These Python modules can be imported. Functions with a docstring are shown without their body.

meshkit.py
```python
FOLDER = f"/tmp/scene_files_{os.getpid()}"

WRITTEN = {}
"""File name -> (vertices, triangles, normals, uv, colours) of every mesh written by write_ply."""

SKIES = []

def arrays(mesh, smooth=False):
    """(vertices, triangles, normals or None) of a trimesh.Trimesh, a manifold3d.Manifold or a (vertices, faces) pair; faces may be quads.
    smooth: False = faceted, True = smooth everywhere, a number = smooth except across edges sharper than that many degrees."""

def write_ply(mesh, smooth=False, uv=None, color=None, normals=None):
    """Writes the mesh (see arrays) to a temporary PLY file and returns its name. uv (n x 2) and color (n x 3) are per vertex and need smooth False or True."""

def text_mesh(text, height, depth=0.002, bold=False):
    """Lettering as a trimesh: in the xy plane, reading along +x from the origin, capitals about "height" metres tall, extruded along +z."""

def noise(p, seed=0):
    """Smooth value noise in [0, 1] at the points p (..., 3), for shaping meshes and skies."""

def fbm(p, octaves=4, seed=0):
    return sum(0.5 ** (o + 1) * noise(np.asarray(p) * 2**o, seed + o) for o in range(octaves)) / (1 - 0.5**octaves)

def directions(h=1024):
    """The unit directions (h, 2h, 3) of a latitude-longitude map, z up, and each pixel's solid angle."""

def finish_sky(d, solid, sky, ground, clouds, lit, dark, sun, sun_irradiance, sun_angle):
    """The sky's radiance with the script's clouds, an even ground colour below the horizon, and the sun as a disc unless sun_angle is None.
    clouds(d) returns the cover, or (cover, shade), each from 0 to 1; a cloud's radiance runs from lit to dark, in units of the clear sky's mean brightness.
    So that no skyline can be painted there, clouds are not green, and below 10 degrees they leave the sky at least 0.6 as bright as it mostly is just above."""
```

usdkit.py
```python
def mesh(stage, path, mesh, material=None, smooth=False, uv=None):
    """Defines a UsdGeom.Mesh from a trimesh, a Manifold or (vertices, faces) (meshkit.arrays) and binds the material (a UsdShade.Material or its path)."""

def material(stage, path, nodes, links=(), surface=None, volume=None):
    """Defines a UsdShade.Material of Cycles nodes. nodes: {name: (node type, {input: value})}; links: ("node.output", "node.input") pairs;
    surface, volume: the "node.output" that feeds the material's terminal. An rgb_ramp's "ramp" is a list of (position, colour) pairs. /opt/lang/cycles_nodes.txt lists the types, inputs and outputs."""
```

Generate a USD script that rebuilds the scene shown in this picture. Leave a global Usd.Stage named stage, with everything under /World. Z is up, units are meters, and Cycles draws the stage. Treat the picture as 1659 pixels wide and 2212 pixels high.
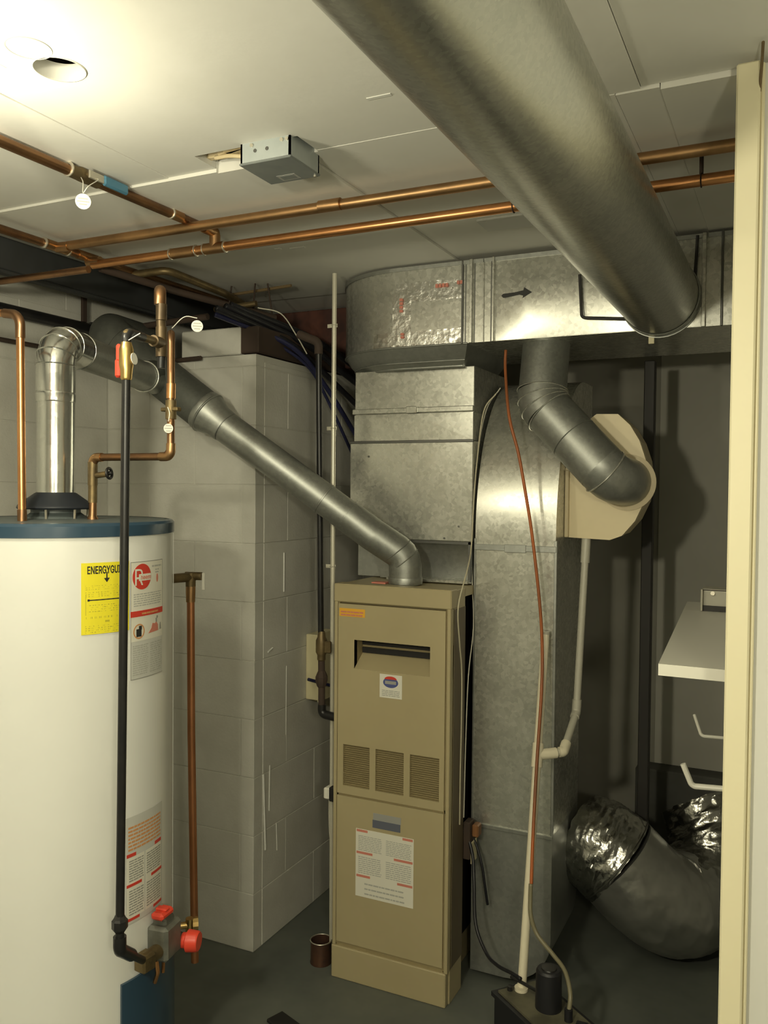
import math, random
import numpy as np, trimesh, manifold3d, usdkit, meshkit
from pxr import Usd, UsdGeom, UsdLux, UsdShade, Gf, Sdf
from shapely.geometry import Polygon, Point, box as sbox
from shapely.ops import unary_union

random.seed(7); rng = np.random.default_rng(7)
stage = Usd.Stage.CreateInMemory()
UsdGeom.SetStageUpAxis(stage, 'Z'); UsdGeom.SetStageMetersPerUnit(stage, 1.0)
UsdGeom.Xform.Define(stage, '/World'); UsdGeom.Scope.Define(stage, '/World/Looks')
stage.SetDefaultPrim(stage.GetPrimAtPath('/World'))
PI = math.pi
V = lambda *a: np.array(a, float)

# ------------------------------------------------------------------ camera
YAW, PITCH, ROLL, FPX = 0.4482, 0.026876, 0.008974, 1853.9
fw = V(-math.sin(YAW)*math.cos(PITCH), math.cos(YAW)*math.cos(PITCH), -math.sin(PITCH))
rt = np.cross(fw, V(0, 0, 1)); rt /= np.linalg.norm(rt); up = np.cross(rt, fw)
r2 = rt*math.cos(ROLL) + up*math.sin(ROLL); u2 = -rt*math.sin(ROLL) + up*math.cos(ROLL)
cam = UsdGeom.Camera.Define(stage, '/World/camera')
m = Gf.Matrix4d(1)
for i, row in enumerate((r2, u2, -fw, V(0, 0, 1.59))):
    m.SetRow(i, Gf.Vec4d(*map(float, row), 1.0 if i == 3 else 0.0))
cam.AddTransformOp().Set(m)
cam.CreateHorizontalApertureAttr(36.0); cam.CreateVerticalApertureAttr(48.0)
cam.CreateFocalLengthAttr(36.0*FPX/1659); cam.CreateClippingRangeAttr(Gf.Vec2f(0.02, 100))
cam.CreateExposureAttr(0.9)

# ------------------------------------------------------------------ lights: a bulb left of the view, a hanging bulb, and an added lamp behind the camera for the trim
def bulb(path, loc, radius, power, color):
    l = UsdLux.SphereLight.Define(stage, path)
    l.AddTranslateOp().Set(Gf.Vec3d(*loc)); l.CreateRadiusAttr(radius)
    l.CreateIntensityAttr(power/(4*PI*PI*radius*radius)); l.CreateColorAttr(Gf.Vec3f(*color)); l.CreateNormalizeAttr(False)
WARM = (1.0, 0.935, 0.69)
BULB_A, BULB_B, ADDED_C = (-1.28, .98, 2.08), (-0.62, -0.15, 1.86), (0.42, -0.25, 1.66)
bulb('/World/bulb_light', BULB_A, 0.045, 5.5, WARM)
bulb('/World/bulb_light_001', BULB_B, 0.055, 31, WARM)
bulb('/World/added_light_002', ADDED_C, 0.07, 17, WARM)  # added source, brightens the trim and partition
world = UsdLux.DomeLight.Define(stage, '/World/surround'); world.CreateIntensityAttr(0.02); world.CreateColorAttr(Gf.Vec3f(1, .93, .75))

# ------------------------------------------------------------------ materials
def mat(name, c, rough=.5, metal=0., c2=None, scale=6., detail=4., lo=.35, hi=.65, bump=0., bscale=40., stretch=(1, 1, 1), r2_=None, spec=.5, coat=0., bdist=.002):
    n = {'geo': ('geometry', {}), 'p': ('principled_bsdf', {'base_color': c, 'roughness': rough, 'metallic': metal, 'specular_ior_level': spec, 'coat_weight': coat})}
    L = []
    if c2 is not None or r2_ is not None:
        n['map'] = ('mapping', {'scale': stretch}); n['nz'] = ('noise_texture', {'scale': scale, 'detail': detail, 'roughness': .6})
        n['rg'] = ('map_range', {'from_min': lo, 'from_max': hi, 'to_min': 0., 'to_max': 1., 'clamp': True})
        L += [('geo.position', 'map.vector'), ('map.vector', 'nz.vector'), ('nz.fac', 'rg.value')]
        if c2 is not None:
            n['mx'] = ('mix_color', {'a': c, 'b': c2}); L += [('rg.result', 'mx.fac'), ('mx.result', 'p.base_color')]
        if r2_ is not None:
            n['mr'] = ('map_range', {'to_min': rough, 'to_max': r2_}); L += [('rg.result', 'mr.value'), ('mr.result', 'p.roughness')]
    if bump:
        n['bn'] = ('noise_texture', {'scale': bscale, 'detail': 3.}); n['b'] = ('bump', {'strength': bump, 'distance': bdist})
        L += [('geo.position', 'bn.vector'), ('bn.fac', 'b.height'), ('b.normal', 'p.normal')]
    return usdkit.material(stage, '/World/Looks/' + name, n, L, surface='p.BSDF')

def galv(name, a, b, rough=(.26, .42), vs=55., stain=None, metal=.95, bump=.06):
    n = {'geo': ('geometry', {}), 'v': ('voronoi_texture', {'scale': vs}), 'sep': ('separate_color', {}),
         'nz': ('noise_texture', {'scale': 5., 'detail': 5., 'roughness': .65}), 'n2': ('noise_texture', {'scale': 2.2, 'detail': 3.}),
         'ad': ('mix_float', {'fac': .55}), 'mx': ('mix_color', {'a': a, 'b': b}),
         'mr': ('map_range', {'to_min': rough[0], 'to_max': rough[1]}), 'rg': ('map_range', {'from_min': .3, 'from_max': .7, 'clamp': True}),
         'p': ('principled_bsdf', {'metallic': metal}), 'b': ('bump', {'strength': bump, 'distance': .02})}
    L = [('geo.position', 'v.vector'), ('geo.position', 'nz.vector'), ('geo.position', 'n2.vector'), ('v.color', 'sep.color'), ('sep.r', 'ad.a'), ('nz.fac', 'rg.value'), ('rg.result', 'ad.b'),
         ('ad.result', 'mx.fac'), ('mx.result', 'p.base_color'), ('ad.result', 'mr.value'), ('mr.result', 'p.roughness'), ('n2.fac', 'b.height'), ('b.normal', 'p.normal')]
    return usdkit.material(stage, '/World/Looks/' + name, n, L, surface='p.BSDF')

M = {}
M['ceiling'] = mat('ceiling_paint', (.76, .75, .70), .7, c2=(.71, .70, .64), scale=3, bump=.12, bscale=60)
M['cavity'] = mat('cavity_wood', (.42, .36, .25), .8, c2=(.3, .25, .17), scale=8)
M['lath'] = mat('lath_wood', (.72, .6, .38), .7, c2=(.6, .48, .28), scale=6, stretch=(2, 20, 20))
M['block'] = mat('block_paint', (.60, .59, .54), .75, c2=(.52, .51, .46), scale=5, bump=.35, bscale=110)
M['block2'] = mat('block_paint_b', (.59, .58, .53), .75, c2=(.515, .505, .455), scale=5, bump=.35, bscale=110)
M['mortar'] = mat('mortar_paint', (.55, .54, .49), .8, bump=.3, bscale=140)
M['backwall'] = mat('back_wall_paint', (.30, .29, .25), .8, c2=(.26, .25, .21), scale=3, bump=.15, bscale=50)
M['plinth'] = mat('dark_concrete', (.10, .10, .09), .8, c2=(.07, .07, .06), scale=6)
M['floor'] = mat('floor_paint', (.135, .145, .125), .5, c2=(.10, .11, .097), scale=4, detail=6, bump=.1, bscale=30, r2_=.65)
M['whitewall'] = mat('white_wall_paint', (.70, .70, .66), .6, bump=.08, bscale=80)
M['trim'] = mat('cream_trim', (.78, .72, .50), .45)
M['room'] = mat('room_paint', (.62, .60, .53), .8)
M['galv'] = galv('galvanised_steel', (.55, .55, .50), (.70, .70, .64), rough=(.22, .36), vs=95, metal=.78)
M['galv_dull'] = galv('galvanised_dull', (.34, .35, .33), (.46, .47, .44), rough=(.36, .48), vs=95, bump=.05, metal=.8)
M['galv_round'] = galv('galvanised_round', (.42, .43, .39), (.52, .52, .47), rough=(.27, .33), vs=160, bump=.05)
M['galv_vent'] = galv('galvanised_vent', (.30, .31, .29), (.42, .43, .40), rough=(.4, .5), vs=110, metal=.85)
M['shaded_vent'] = galv('shaded_vent', (.09, .095, .085), (.135, .14, .125), rough=(.5, .62), vs=110, metal=.5)  # darker, duller vent steel; the shade under the beam is in the colour
M['flue'] = galv('bright_flue', (.55, .56, .53), (.66, .66, .62), rough=(.15, .22), vs=80, bump=.015)
M['seam'] = mat('seam_dark_steel', (.16, .16, .15), .5, .9)  # dark steel tone for seam lines, frames and screws
M['foil'] = mat('aluminium_foil', (.86, .86, .82), .27, 1., bump=.4, bscale=60, bdist=.004)
M['foil_duct'] = mat('foil_duct_jacket', (.55, .55, .52), .22, 1., c2=(.42, .42, .40), scale=9, bump=.6, bscale=22, bdist=.01)
M['foil_dull'] = mat('foil_duct_sleeve', (.46, .46, .43), .36, .85, c2=(.36, .36, .34), scale=7, bump=.45, bscale=12, bdist=.012)
M['copper'] = mat('copper_bright', (.80, .40, .17), .3, 1., c2=(.58, .28, .12), scale=9, stretch=(1, 1, 1))
M['copper_old'] = mat('copper_tarnished', (.52, .31, .15), .4, 1., c2=(.36, .22, .11), scale=12)
M['copper_dark'] = mat('copper_brown', (.36, .20, .10), .38, 1., c2=(.24, .14, .08), scale=12)
M['copper_relief'] = mat('copper_dull_orange', (.55, .25, .12), .45, .9, c2=(.42, .19, .09), scale=8)
M['solder'] = mat('solder_ring', (.72, .68, .58), .35, .9)
M['brass'] = mat('brass', (.66, .46, .18), .33, 1., c2=(.5, .35, .14), scale=25)
M['brass_dark'] = mat('brass_dull', (.25, .185, .09), .5, .8, c2=(.16, .12, .065), scale=25)
M['brown_iron'] = mat('brown_pipe', (.13, .09, .045), .42, .55, c2=(.08, .055, .03), scale=22)
M['iron'] = mat('black_iron', (.010, .010, .011), .34, 0., c2=(.018, .017, .016), scale=18, spec=.45)
M['beam'] = mat('painted_steel_beam', (.040, .043, .045), .55, 0., c2=(.028, .03, .03), scale=7)
M['rust'] = mat('rusty_brown', (.055, .034, .024), .8, c2=(.045, .03, .022), scale=9)
M['redwood'] = mat('red_brown_header', (.13, .045, .028), .75, c2=(.05, .022, .018), scale=7)
M['stick'] = mat('stick_wood', (.16, .11, .05), .8)
M['enamel'] = mat('white_enamel', (.80, .80, .76), .28, c2=(.77, .77, .73), scale=2, coat=.2)
M['blue'] = mat('blue_enamel', (.025, .06, .10), .3, coat=.3)
M['blue_top'] = mat('grey_blue_top', (.10, .12, .12), .45)
M['hood'] = mat('dark_hood', (.018, .022, .03), .45)
M['beige'] = mat('beige_enamel', (.43, .365, .215), .42, c2=(.41, .345, .20), scale=3)
M['beige_dark'] = mat('beige_grille', (.31, .25, .13), .55)
M['black'] = mat('black_void', (.012, .011, .01), .7)
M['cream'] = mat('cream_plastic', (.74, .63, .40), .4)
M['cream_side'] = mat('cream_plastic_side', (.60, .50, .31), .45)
M['box_cream'] = mat('cream_painted_box', (.62, .56, .36), .5)
M['cover_shade'] = mat('grey_steel_shade', (.21, .23, .23), .45, .3, c2=(.26, .28, .27), scale=12)  # junction box cover: shade of the underside put into a darker grey
M['valve_grey'] = mat('valve_casting', (.14, .145, .125), .5, .4, c2=(.20, .20, .17), scale=30)
M['side_shade_brown'] = mat('side_panel_shade', (.13, .10, .06), .5)  # brown darkened to stand for shade on the furnace side
M['wall_lighter'] = mat('back_wall_lighter', (.46, .45, .40), .8, c2=(.42, .41, .36), scale=3)
M['grey_light'] = mat('zinc_side', (.48, .52, .52), .4, .35, c2=(.42, .46, .46), scale=14)
M['paper'] = mat('white_paper', (.74, .72, .63), .6)
M['paper_grey'] = mat('greyish_label', (.58, .58, .54), .5)
M['ink'] = mat('black_ink', (.02, .02, .018), .6)
M['ink_grey'] = mat('grey_print', (.32, .32, .29), .6)
M['ink_mid'] = mat('faint_print', (.45, .45, .41), .6)
M['yellow'] = mat('yellow_label', (.86, .75, .03), .5)
M['yellow_ink'] = mat('olive_print', (.52, .45, .03), .6)
M['red'] = mat('red_print', (.62, .05, .03), .5)
M['red_plastic'] = mat('red_plastic', (.72, .06, .03), .4)
M['red_faded'] = mat('faded_red_print', (.62, .22, .16), .55)
M['orange_print'] = mat('orange_print', (.62, .30, .12), .55)
M['orange_label'] = mat('orange_yellow_label', (.80, .42, .04), .5)
M['blue_print'] = mat('blue_print', (.08, .10, .28), .5)
M['silver_print'] = mat('silver_plate', (.42, .42, .40), .45, .3)
M['slate'] = mat('slate_blue_plate', (.12, .13, .17), .5)
M['blue_handle'] = mat('blue_handle', (.07, .20, .30), .4)
M['white_plastic'] = mat('white_plastic', (.80, .78, .70), .4)
M['pvc'] = mat('white_pvc', (.74, .68, .52), .35)
M['pvc_dull'] = mat('grey_white_pvc', (.50, .48, .40), .4)
M['pump_black'] = mat('pump_black', (.012, .012, .015), .5)
M['pump_lid'] = mat('pump_lid', (.15, .14, .09), .55, c2=(.08, .075, .05), scale=14)
M['wire_orange'] = mat('orange_cable', (.46, .12, .025), .45, c2=(.20, .075, .03), scale=3)
M['wire_brown'] = mat('brown_tube', (.22, .10, .04), .4)
M['wire_white'] = mat('cream_cable', (.50, .46, .33), .5)
M['wire_black'] = mat('black_cable', (.012, .012, .016), .42)
M['wire_blue'] = mat('blue_black_cable', (.02, .022, .07), .4)
M['vinyl'] = mat('vinyl_tube', (.20, .18, .11), .35)
M['conduit'] = mat('white_conduit', (.66, .63, .52), .3, .3)
M['steel_post'] = mat('dark_post', (.035, .032, .03), .6)
M['shelf'] = mat('white_shelf', (.80, .78, .70), .35)
M['tin'] = mat('dark_tin', (.07, .045, .04), .35, .6, c2=(.16, .08, .05), scale=16)
M['glass_bulb'] = mat('porcelain', (.8, .8, .76), .3)

# ------------------------------------------------------------------ scene helpers
def numbered(parent, name):
    p, k = f'{parent}/{name}', 0
    while stage.GetPrimAtPath(p):
        k += 1; p = f'{parent}/{name}_{k:03d}'
    return p
LOC = {}
def meta(path, label=None, cat=None, group=None, kind=None):
    o = stage.GetPrimAtPath(path)
    for k, v in (('label', label), ('category', cat), ('group', group), ('kind', kind)):
        if v: o.SetCustomDataByKey(k, v)
def thing(name, label, cat, loc=(0, 0, 0), group=None, kind=None):
    p = numbered('/World', name)
    x = UsdGeom.Xform.Define(stage, p); x.AddTranslateOp().Set(Gf.Vec3d(*map(float, loc)))
    LOC[p] = np.array(loc, float); meta(p, label, cat, group, kind)
    return p
def root_of(path): return '/' + '/'.join(path.split('/')[1:3])
def part(parent, name, mesh, material, smooth=35, label=None, kind=None):
    """MESH is given in world coordinates; it becomes a child of PARENT (a thing, a part)."""
    p = numbered(parent, name)
    v, f, n = meshkit.arrays(mesh, smooth)
    off = LOC.get(root_of(parent), np.zeros(3))
    usdkit.mesh(stage, p, (v - off, f), M[material] if isinstance(material, str) else material, smooth=False)
    if n is not None:
        g = UsdGeom.Mesh(stage.GetPrimAtPath(p)); g.CreateNormalsAttr([Gf.Vec3f(*map(float, a)) for a in n]); g.SetNormalsInterpolation('vertex')
    meta(p, label, None, None, kind or ('stuff' if name in STUFF else None))
    return p
STUFF = ('red_bars', 'fine_print', 'louver_grille', 'red_print', 'orange_print', 'warning_text', 'orange_sticker_print', 'engraving', 'lettering')
def solo(name, mesh, material, label, cat, group=None, kind=None, smooth=35):
    p = part('/World', name, mesh, material, smooth); meta(p, label, cat, group, kind); return p

cat_ = trimesh.util.concatenate
def bx(x0, x1, y0, y1, z0, z1, c=0.):
    x0, x1 = sorted((x0, x1)); y0, y1 = sorted((y0, y1)); z0, z1 = sorted((z0, z1))
    if not c:
        b = trimesh.creation.box((x1-x0, y1-y0, z1-z0)); b.apply_translation(((x0+x1)/2, (y0+y1)/2, (z0+z1)/2)); return b
    pts = []
    for sx in (0, 1):
        for sy in (0, 1):
            for sz in (0, 1):
                P = V((x0, x1)[sx], (y0, y1)[sy], (z0, z1)[sz]); d = V(1-2*sx, 1-2*sy, 1-2*sz)*c
                for k in range(3):
                    q = P + d; q[k] = P[k]; pts.append(q)
    return trimesh.convex.convex_hull(np.array(pts))
def xf(mesh, R=None, t=None):
    mesh = mesh.copy()
    if R is not None:
        T = np.eye(4); T[:3, :3] = R; mesh.apply_transform(T)
    if t is not None: mesh.apply_translation(t)
    return mesh
def frame_from(d):
    d = np.asarray(d, float)/np.linalg.norm(d)
    a = V(0, 0, 1) if abs(d[2]) < .9 else V(1, 0, 0)
    x = np.cross(a, d); x /= np.linalg.norm(x)
    return np.stack([x, np.cross(d, x), d], 1)
def round_path(pts, bend, seg=7):
    pts = [np.asarray(p, float) for p in pts]; out = [pts[0]]
    for i in range(1, len(pts)-1):
        a, b, c = pts[i-1], pts[i], pts[i+1]
        u, v = a-b, c-b; lu, lv = np.linalg.norm(u), np.linalg.norm(v)
        u, v = u/lu, v/lv; th = math.acos(max(-1, min(1, float(u@v))))
        if th > PI-.02 or not bend: out.append(b); continue
        t = min(bend/math.tan(th/2), lu*.48, lv*.48); R = t*math.tan(th/2)
        bis = (u+v)/np.linalg.norm(u+v); cen = b + bis*R/math.sin(th/2)
        s, e = b+u*t-cen, b+v*t-cen; ang = PI-th; ax = np.cross(s, e); ax /= np.linalg.norm(ax)
        for k in range(seg+1):
            q = ang*k/seg; out.append(cen + s*math.cos(q) + np.cross(ax, s)*math.sin(q))
    out.append(pts[-1]); return np.array(out)
def sweep(path, r, n=16, cap=True):
    path = np.asarray(path, float); K = len(path); r = np.broadcast_to(np.asarray(r, float), (K,))
    t = np.gradient(path, axis=0); t[0] = path[1]-path[0]; t[-1] = path[-1]-path[-2]
    t /= np.linalg.norm(t, axis=1, keepdims=True)
    F = frame_from(t[0]); x = F[:, 0]; rings = []
    for i in range(K):
        x = x - t[i]*(x@t[i]); x /= np.linalg.norm(x); y = np.cross(t[i], x)
        a = np.arange(n)*2*PI/n
        sc = 1.0
        if 0 < i < K-1:
            d1 = path[i]-path[i-1]; d1 /= np.linalg.norm(d1); sc = 1/max(.6, float(d1@t[i]))
        rings.append(path[i] + r[i]*(np.cos(a)[:, None]*x + np.sin(a)[:, None]*y)*1.0)
    v = np.vstack(rings); f = []
    for i in range(K-1):
        for j in range(n):
            a, b = i*n+j, i*n+(j+1) % n; f += [[a, b, b+n], [a, b+n, a+n]]
    if cap:
        v = np.vstack([v, path[0], path[-1]]); c0, c1 = len(v)-2, len(v)-1
        for j in range(n):
            f += [[c0, (j+1) % n, j], [c1, (K-1)*n+j, (K-1)*n+(j+1) % n]]
    return trimesh.Trimesh(v, np.array(f), process=False)
def pipe(pts, r, bend=0., n=16): return sweep(round_path(pts, bend), r, n)
def cyl(a, b, r, n=20, r2=None):
    return sweep(np.array([a, b], float), [r, r if r2 is None else r2], n)
def lathe(prof, center=(0, 0, 0), axis=(0, 0, 1), n=40):
    """prof: (radius, height along the axis) pairs."""
    prof = np.array(prof, float); F = frame_from(axis); a = np.arange(n)*2*PI/n; K = len(prof)
    v = np.array([[p[0]*math.cos(q), p[0]*math.sin(q), p[1]] for p in prof for q in a]); f = []
    for i in range(K-1):
        for j in range(n):
            p, q = i*n+j, i*n+(j+1) % n; f += [[p, q, q+n], [p, q+n, p+n]]
    m_ = trimesh.Trimesh(v@F.T + np.array(center, float), np.array(f), process=False)
    return m_
def torus(c, axis, R, r, n=40, k=8):
    a = np.linspace(0, 2*PI, k+1); return lathe([(R + r*math.cos(q), r*math.sin(q)) for q in a], c, axis, n)
def ring(c, axis, R, h, t):
    return lathe([(R-t, -h/2), (R, -h/2), (R+t, -h/2+t*.5), (R+t, h/2-t*.5), (R, h/2), (R-t, h/2)], c, axis, 32)
def extr(poly, h):
    return trimesh.util.concatenate([trimesh.creation.extrude_polygon(g, h, engine='earcut') for g in getattr(poly, 'geoms', [poly])])
XZ = np.array([[1, 0, 0], [0, 0, -1], [0, 1, 0]], float)       # plan (x, z) extruded along -y (towards the camera)
def panel_xz(poly, y, t):
    """A flat plate in the xz plane whose back is at y and whose front is at y - t."""
    return xf(extr(poly, t), XZ, (0, y, 0))
def spline(pts, k=8):
    p = np.array(pts, float); q = np.vstack([2*p[0]-p[1], p, 2*p[-1]-p[-2]]); out = []
    for i in range(1, len(q)-2):
        for s in np.linspace(0, 1, k, endpoint=False):
            a, b, c, d = q[i-1:i+3]
            out.append(.5*((2*b) + (c-a)*s + (2*a-5*b+4*c-d)*s*s + (3*b-a-3*c+d)*s**3))
    out.append(p[-1]); return np.array(out)
def text(s, height, width=None, depth=.0006, bold=False):
    t = meshkit.text_mesh(s, height, depth, bold)
    if width:
        t.apply_translation((-t.bounds[0][0], 0, 0)); t.apply_scale((width/t.extents[0], 1, 1)) if False else None
        S = np.diag([width/t.extents[0], 1, 1, 1]); t.apply_transform(S)
    return t
def elbow_joints(parent, pts, r, material, bend, rings='solder', k=1.2, name='elbow'):
    """Copper elbow fittings at the inner corners of a run."""
    P = [np.asarray(p, float) for p in pts]
    for i in range(1, len(P)-1):
        u, v = P[i-1]-P[i], P[i+1]-P[i]; lu, lv = np.linalg.norm(u), np.linalg.norm(v); u /= lu; v /= lv
        L = min(bend*1.5, lu*.5, lv*.5)
        e = part(parent, name, pipe([P[i]+u*L, P[i], P[i]+v*L], r*k, bend), material)
        if rings: part(e, 'solder_joint', cat_([ring(P[i]+u*L, u, r*1.05, .004, r*.12), ring(P[i]+v*L, v, r*1.05, .004, r*.12)]), rings)

# ================================================================== THE ROOM
CZ = 2.325
X0, X1, YB, YF = -2.3, 2.2, 3.6, -2.8
fl = thing('floor', 'grey-green painted concrete basement floor', 'floor', kind='structure')
part(fl, 'slab', bx(X0-.2, X1+.2, YF-.2, YB+.2, -.12, 0), 'floor', False)

# ceiling boards, each its own sheet; some hang a few millimetres lower so their edges show
ce = thing('ceiling', 'off-white painted ceiling of butted boards', 'ceiling', (0, 0, CZ), kind='structure')
part(ce, 'deck', bx(X0-.2, X1+.2, YF-.2, YB+.2, 2.44, 2.54), 'cavity', False)
G = .0008
hole = Point(-1.186, 1.131).buffer(.044, 24)
slot = sbox(-1.222, 1.552, -.955, 1.640)
yj = 1.632
sheets = [((X0, YF, -1.36, .4), 0), ((-1.36, YF, -.272, .4), 0), ((-.272, YF, 1.0, .4), 0), ((1.0, YF, X1, .4), 0),
          ((X0, .4, -1.36, yj), -.002), ((-1.36, .4, -.272, yj), 0), ((-.272, .4, X1, yj), .004),
          ((X0, yj, -.985, 2.83), -.008), ((-.985, yj, -.318, 2.83), -.001), ((-.318, yj, -.238, 2.83), -.003), ((-.238, yj, X1, 2.83), -.007),
          ((X0, 2.83, -1.0, YB), -.004), ((-1.0, 2.83, X1, YB), 0)]
for (a, b, c, d), dz in sheets:
    pg = sbox(a+G, b+G, c-G, d-G).difference(hole).difference(slot)
    part(ce, 'ceiling_board', xf(extr(pg, .03), t=(0, 0, CZ+dz)), 'ceiling', False)
part(ce, 'pencil_ring', torus((-1.178, 1.056, CZ), (0, 0, 1), .037, .0013, 40, 5), 'ink_mid')
part(ce, 'hole_rim', lathe([(.0442, -.002), (.0442, .03), (.0455, .03), (.0455, -.002), (.0442, -.002)], (-1.186, 1.131, CZ), (0, 0, 1), 40), 'white_plastic', True)
for a in ((-1.10, 1.590, -.12), (-1.16, 1.612, .1), (-1.08, 1.57, -.25)):
    l_ = bx(-.09, .09, -.009, .009, 0, .012, .002); l_.apply_transform(trimesh.transformations.rotation_matrix(a[2], (0, 0, 1)))
    part(ce, 'lath', xf(l_, t=(a[0], a[1], CZ+.012)), 'lath', False)
for x, y, w, d in ((-1.435, 2.225, .02, .006), (-1.375, 2.24, .05, .006), (-.72, 1.46, .05, .004), (-.62, 1.47, .04, .004), (-1.28, 1.08, .025, .008)):
    part(ce, 'paint_scar', bx(x-w/2, x+w/2, y-d, y+d, CZ-.0105 if y > yj and x < -.985 else CZ-.0015, CZ+.002), 'whitewall', False)
part(ce, 'patch_plate', bx(-.80, -.64, 2.225, 2.32, CZ-.009, CZ, .002), 'paper_grey', False)

def courses(parent, origin, u, nrm, L, top, thick=.05, mats=('block', 'block2'), first=0.):
    """Painted concrete blocks, 0.4 x 0.2 m in running bond, along U from ORIGIN, faces towards NRM."""
    u, nrm = np.array(u, float), np.array(nrm, float); k = 0; z = 0.
    while z < top-.02:
        h = min(.2, top-z); s = -(.2 if k % 2 else 0.)+first
        while s < L:
            a, b = max(s, 0)+.0011, min(s+.4, L)-.0011
            if b-a > .03:
                d = rng.uniform(-.0008, .0008)
                p0 = np.array(origin)+u*a; p1 = np.array(origin)+u*b+nrm*d-nrm*thick*0
                q0 = p0 - nrm*thick
                lo, hi = np.minimum(q0, p1), np.maximum(q0, p1)
                part(parent, 'block', bx(lo[0], hi[0], lo[1], hi[1], z+.0011, z+h-.0011, .0016), mats[int(rng.integers(2))], False)
            s += .4
        z += .2; k += 1
PX, PY = -1.645, 2.42
wl = thing('wall_left', 'painted concrete block wall behind the water heater', 'wall', (X0, 0, 0), kind='structure')
part(wl, 'mortar_bed', bx(X0-.2, X0-.0022, YF-.2, YB+.2, 0, 2.44), 'mortar', False)
courses(wl, (X0, .42, 0), (0, 1, 0), (1, 0, 0), PY-.42, 2.31)
wp = thing('wall_pier', 'painted concrete block pier whose corner stands left of the furnace', 'wall', (PX, PY, 0), kind='structure')
part(wp, 'mortar_bed', bx(X0-.005, PX-.0022, PY+.0022, YB+.05, 0, 2.04), 'mortar', False)
courses(wp, (X0, PY, 0), (1, 0, 0), (0, -1, 0), PX-X0, 2.04)
courses(wp, (PX, PY+.052, 0), (0, 1, 0), (1, 0, 0), YB-PY-.06, 2.02, first=-.05)
part(wp, 'cap_block', bx(-1.96, -1.71, PY+.0, PY+.25, 2.042, 2.135, .004), 'block', False)
for a, b, w in (((2.475, .60), (2.49, .33), .004), ((2.515, .62), (2.513, .46), .0025), ((2.60, 1.36), (2.60, 1.22), .003), ((2.62, .95), (2.62, .70), .002), ((2.56, .40), (2.565, .30), .002), ((2.50, 1.02), (2.53, 1.03), .003)):
    part(wp, 'paint_scrape', xf(cyl((PX+.0005, a[0], a[1]), (PX+.0005, b[0], b[1]), w, 8)), 'whitewall')
wb = thing('wall_back', 'dark grey painted back wall behind the ducts', 'wall', (0, YB, 0), kind='structure')
part(wb, 'wall_face', bx(PX-.02, X1+.2, YB, YB+.2, 0, 2.44), 'backwall', False)
part(wb, 'lighter_panel', bx(-.50, X1, YB-.006, YB+.001, .48, 2.44), 'wall_lighter', False)  # lighter tone right of the post
part(wb, 'footing', bx(-.56, X1, YB-.10, YB, 0, .49, .006), 'plinth', False)
solo('wall_right', bx(X1, X1+.2, YF-.2, YB+.2, 0, 2.44), 'room', 'plain wall on the far right', 'wall', kind='structure', smooth=False)
solo('wall_front', bx(X0-.2, X1+.2, YF-.2, YF, 0, 2.44), 'room', 'plain wall behind the camera', 'wall', kind='structure', smooth=False)
wpn = thing('wall_partition', 'white painted partition at the right edge, next to the cream trim', 'wall', (0, 1.6, 0), kind='structure')
part(wpn, 'wall_face', bx(-.064, X1, 1.612, 1.70, 0, 2.32), 'whitewall', False)
part(wpn, 'return_wall', bx(.12, .2, 1.70, YB, 0, 2.32), 'whitewall', False)
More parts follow.
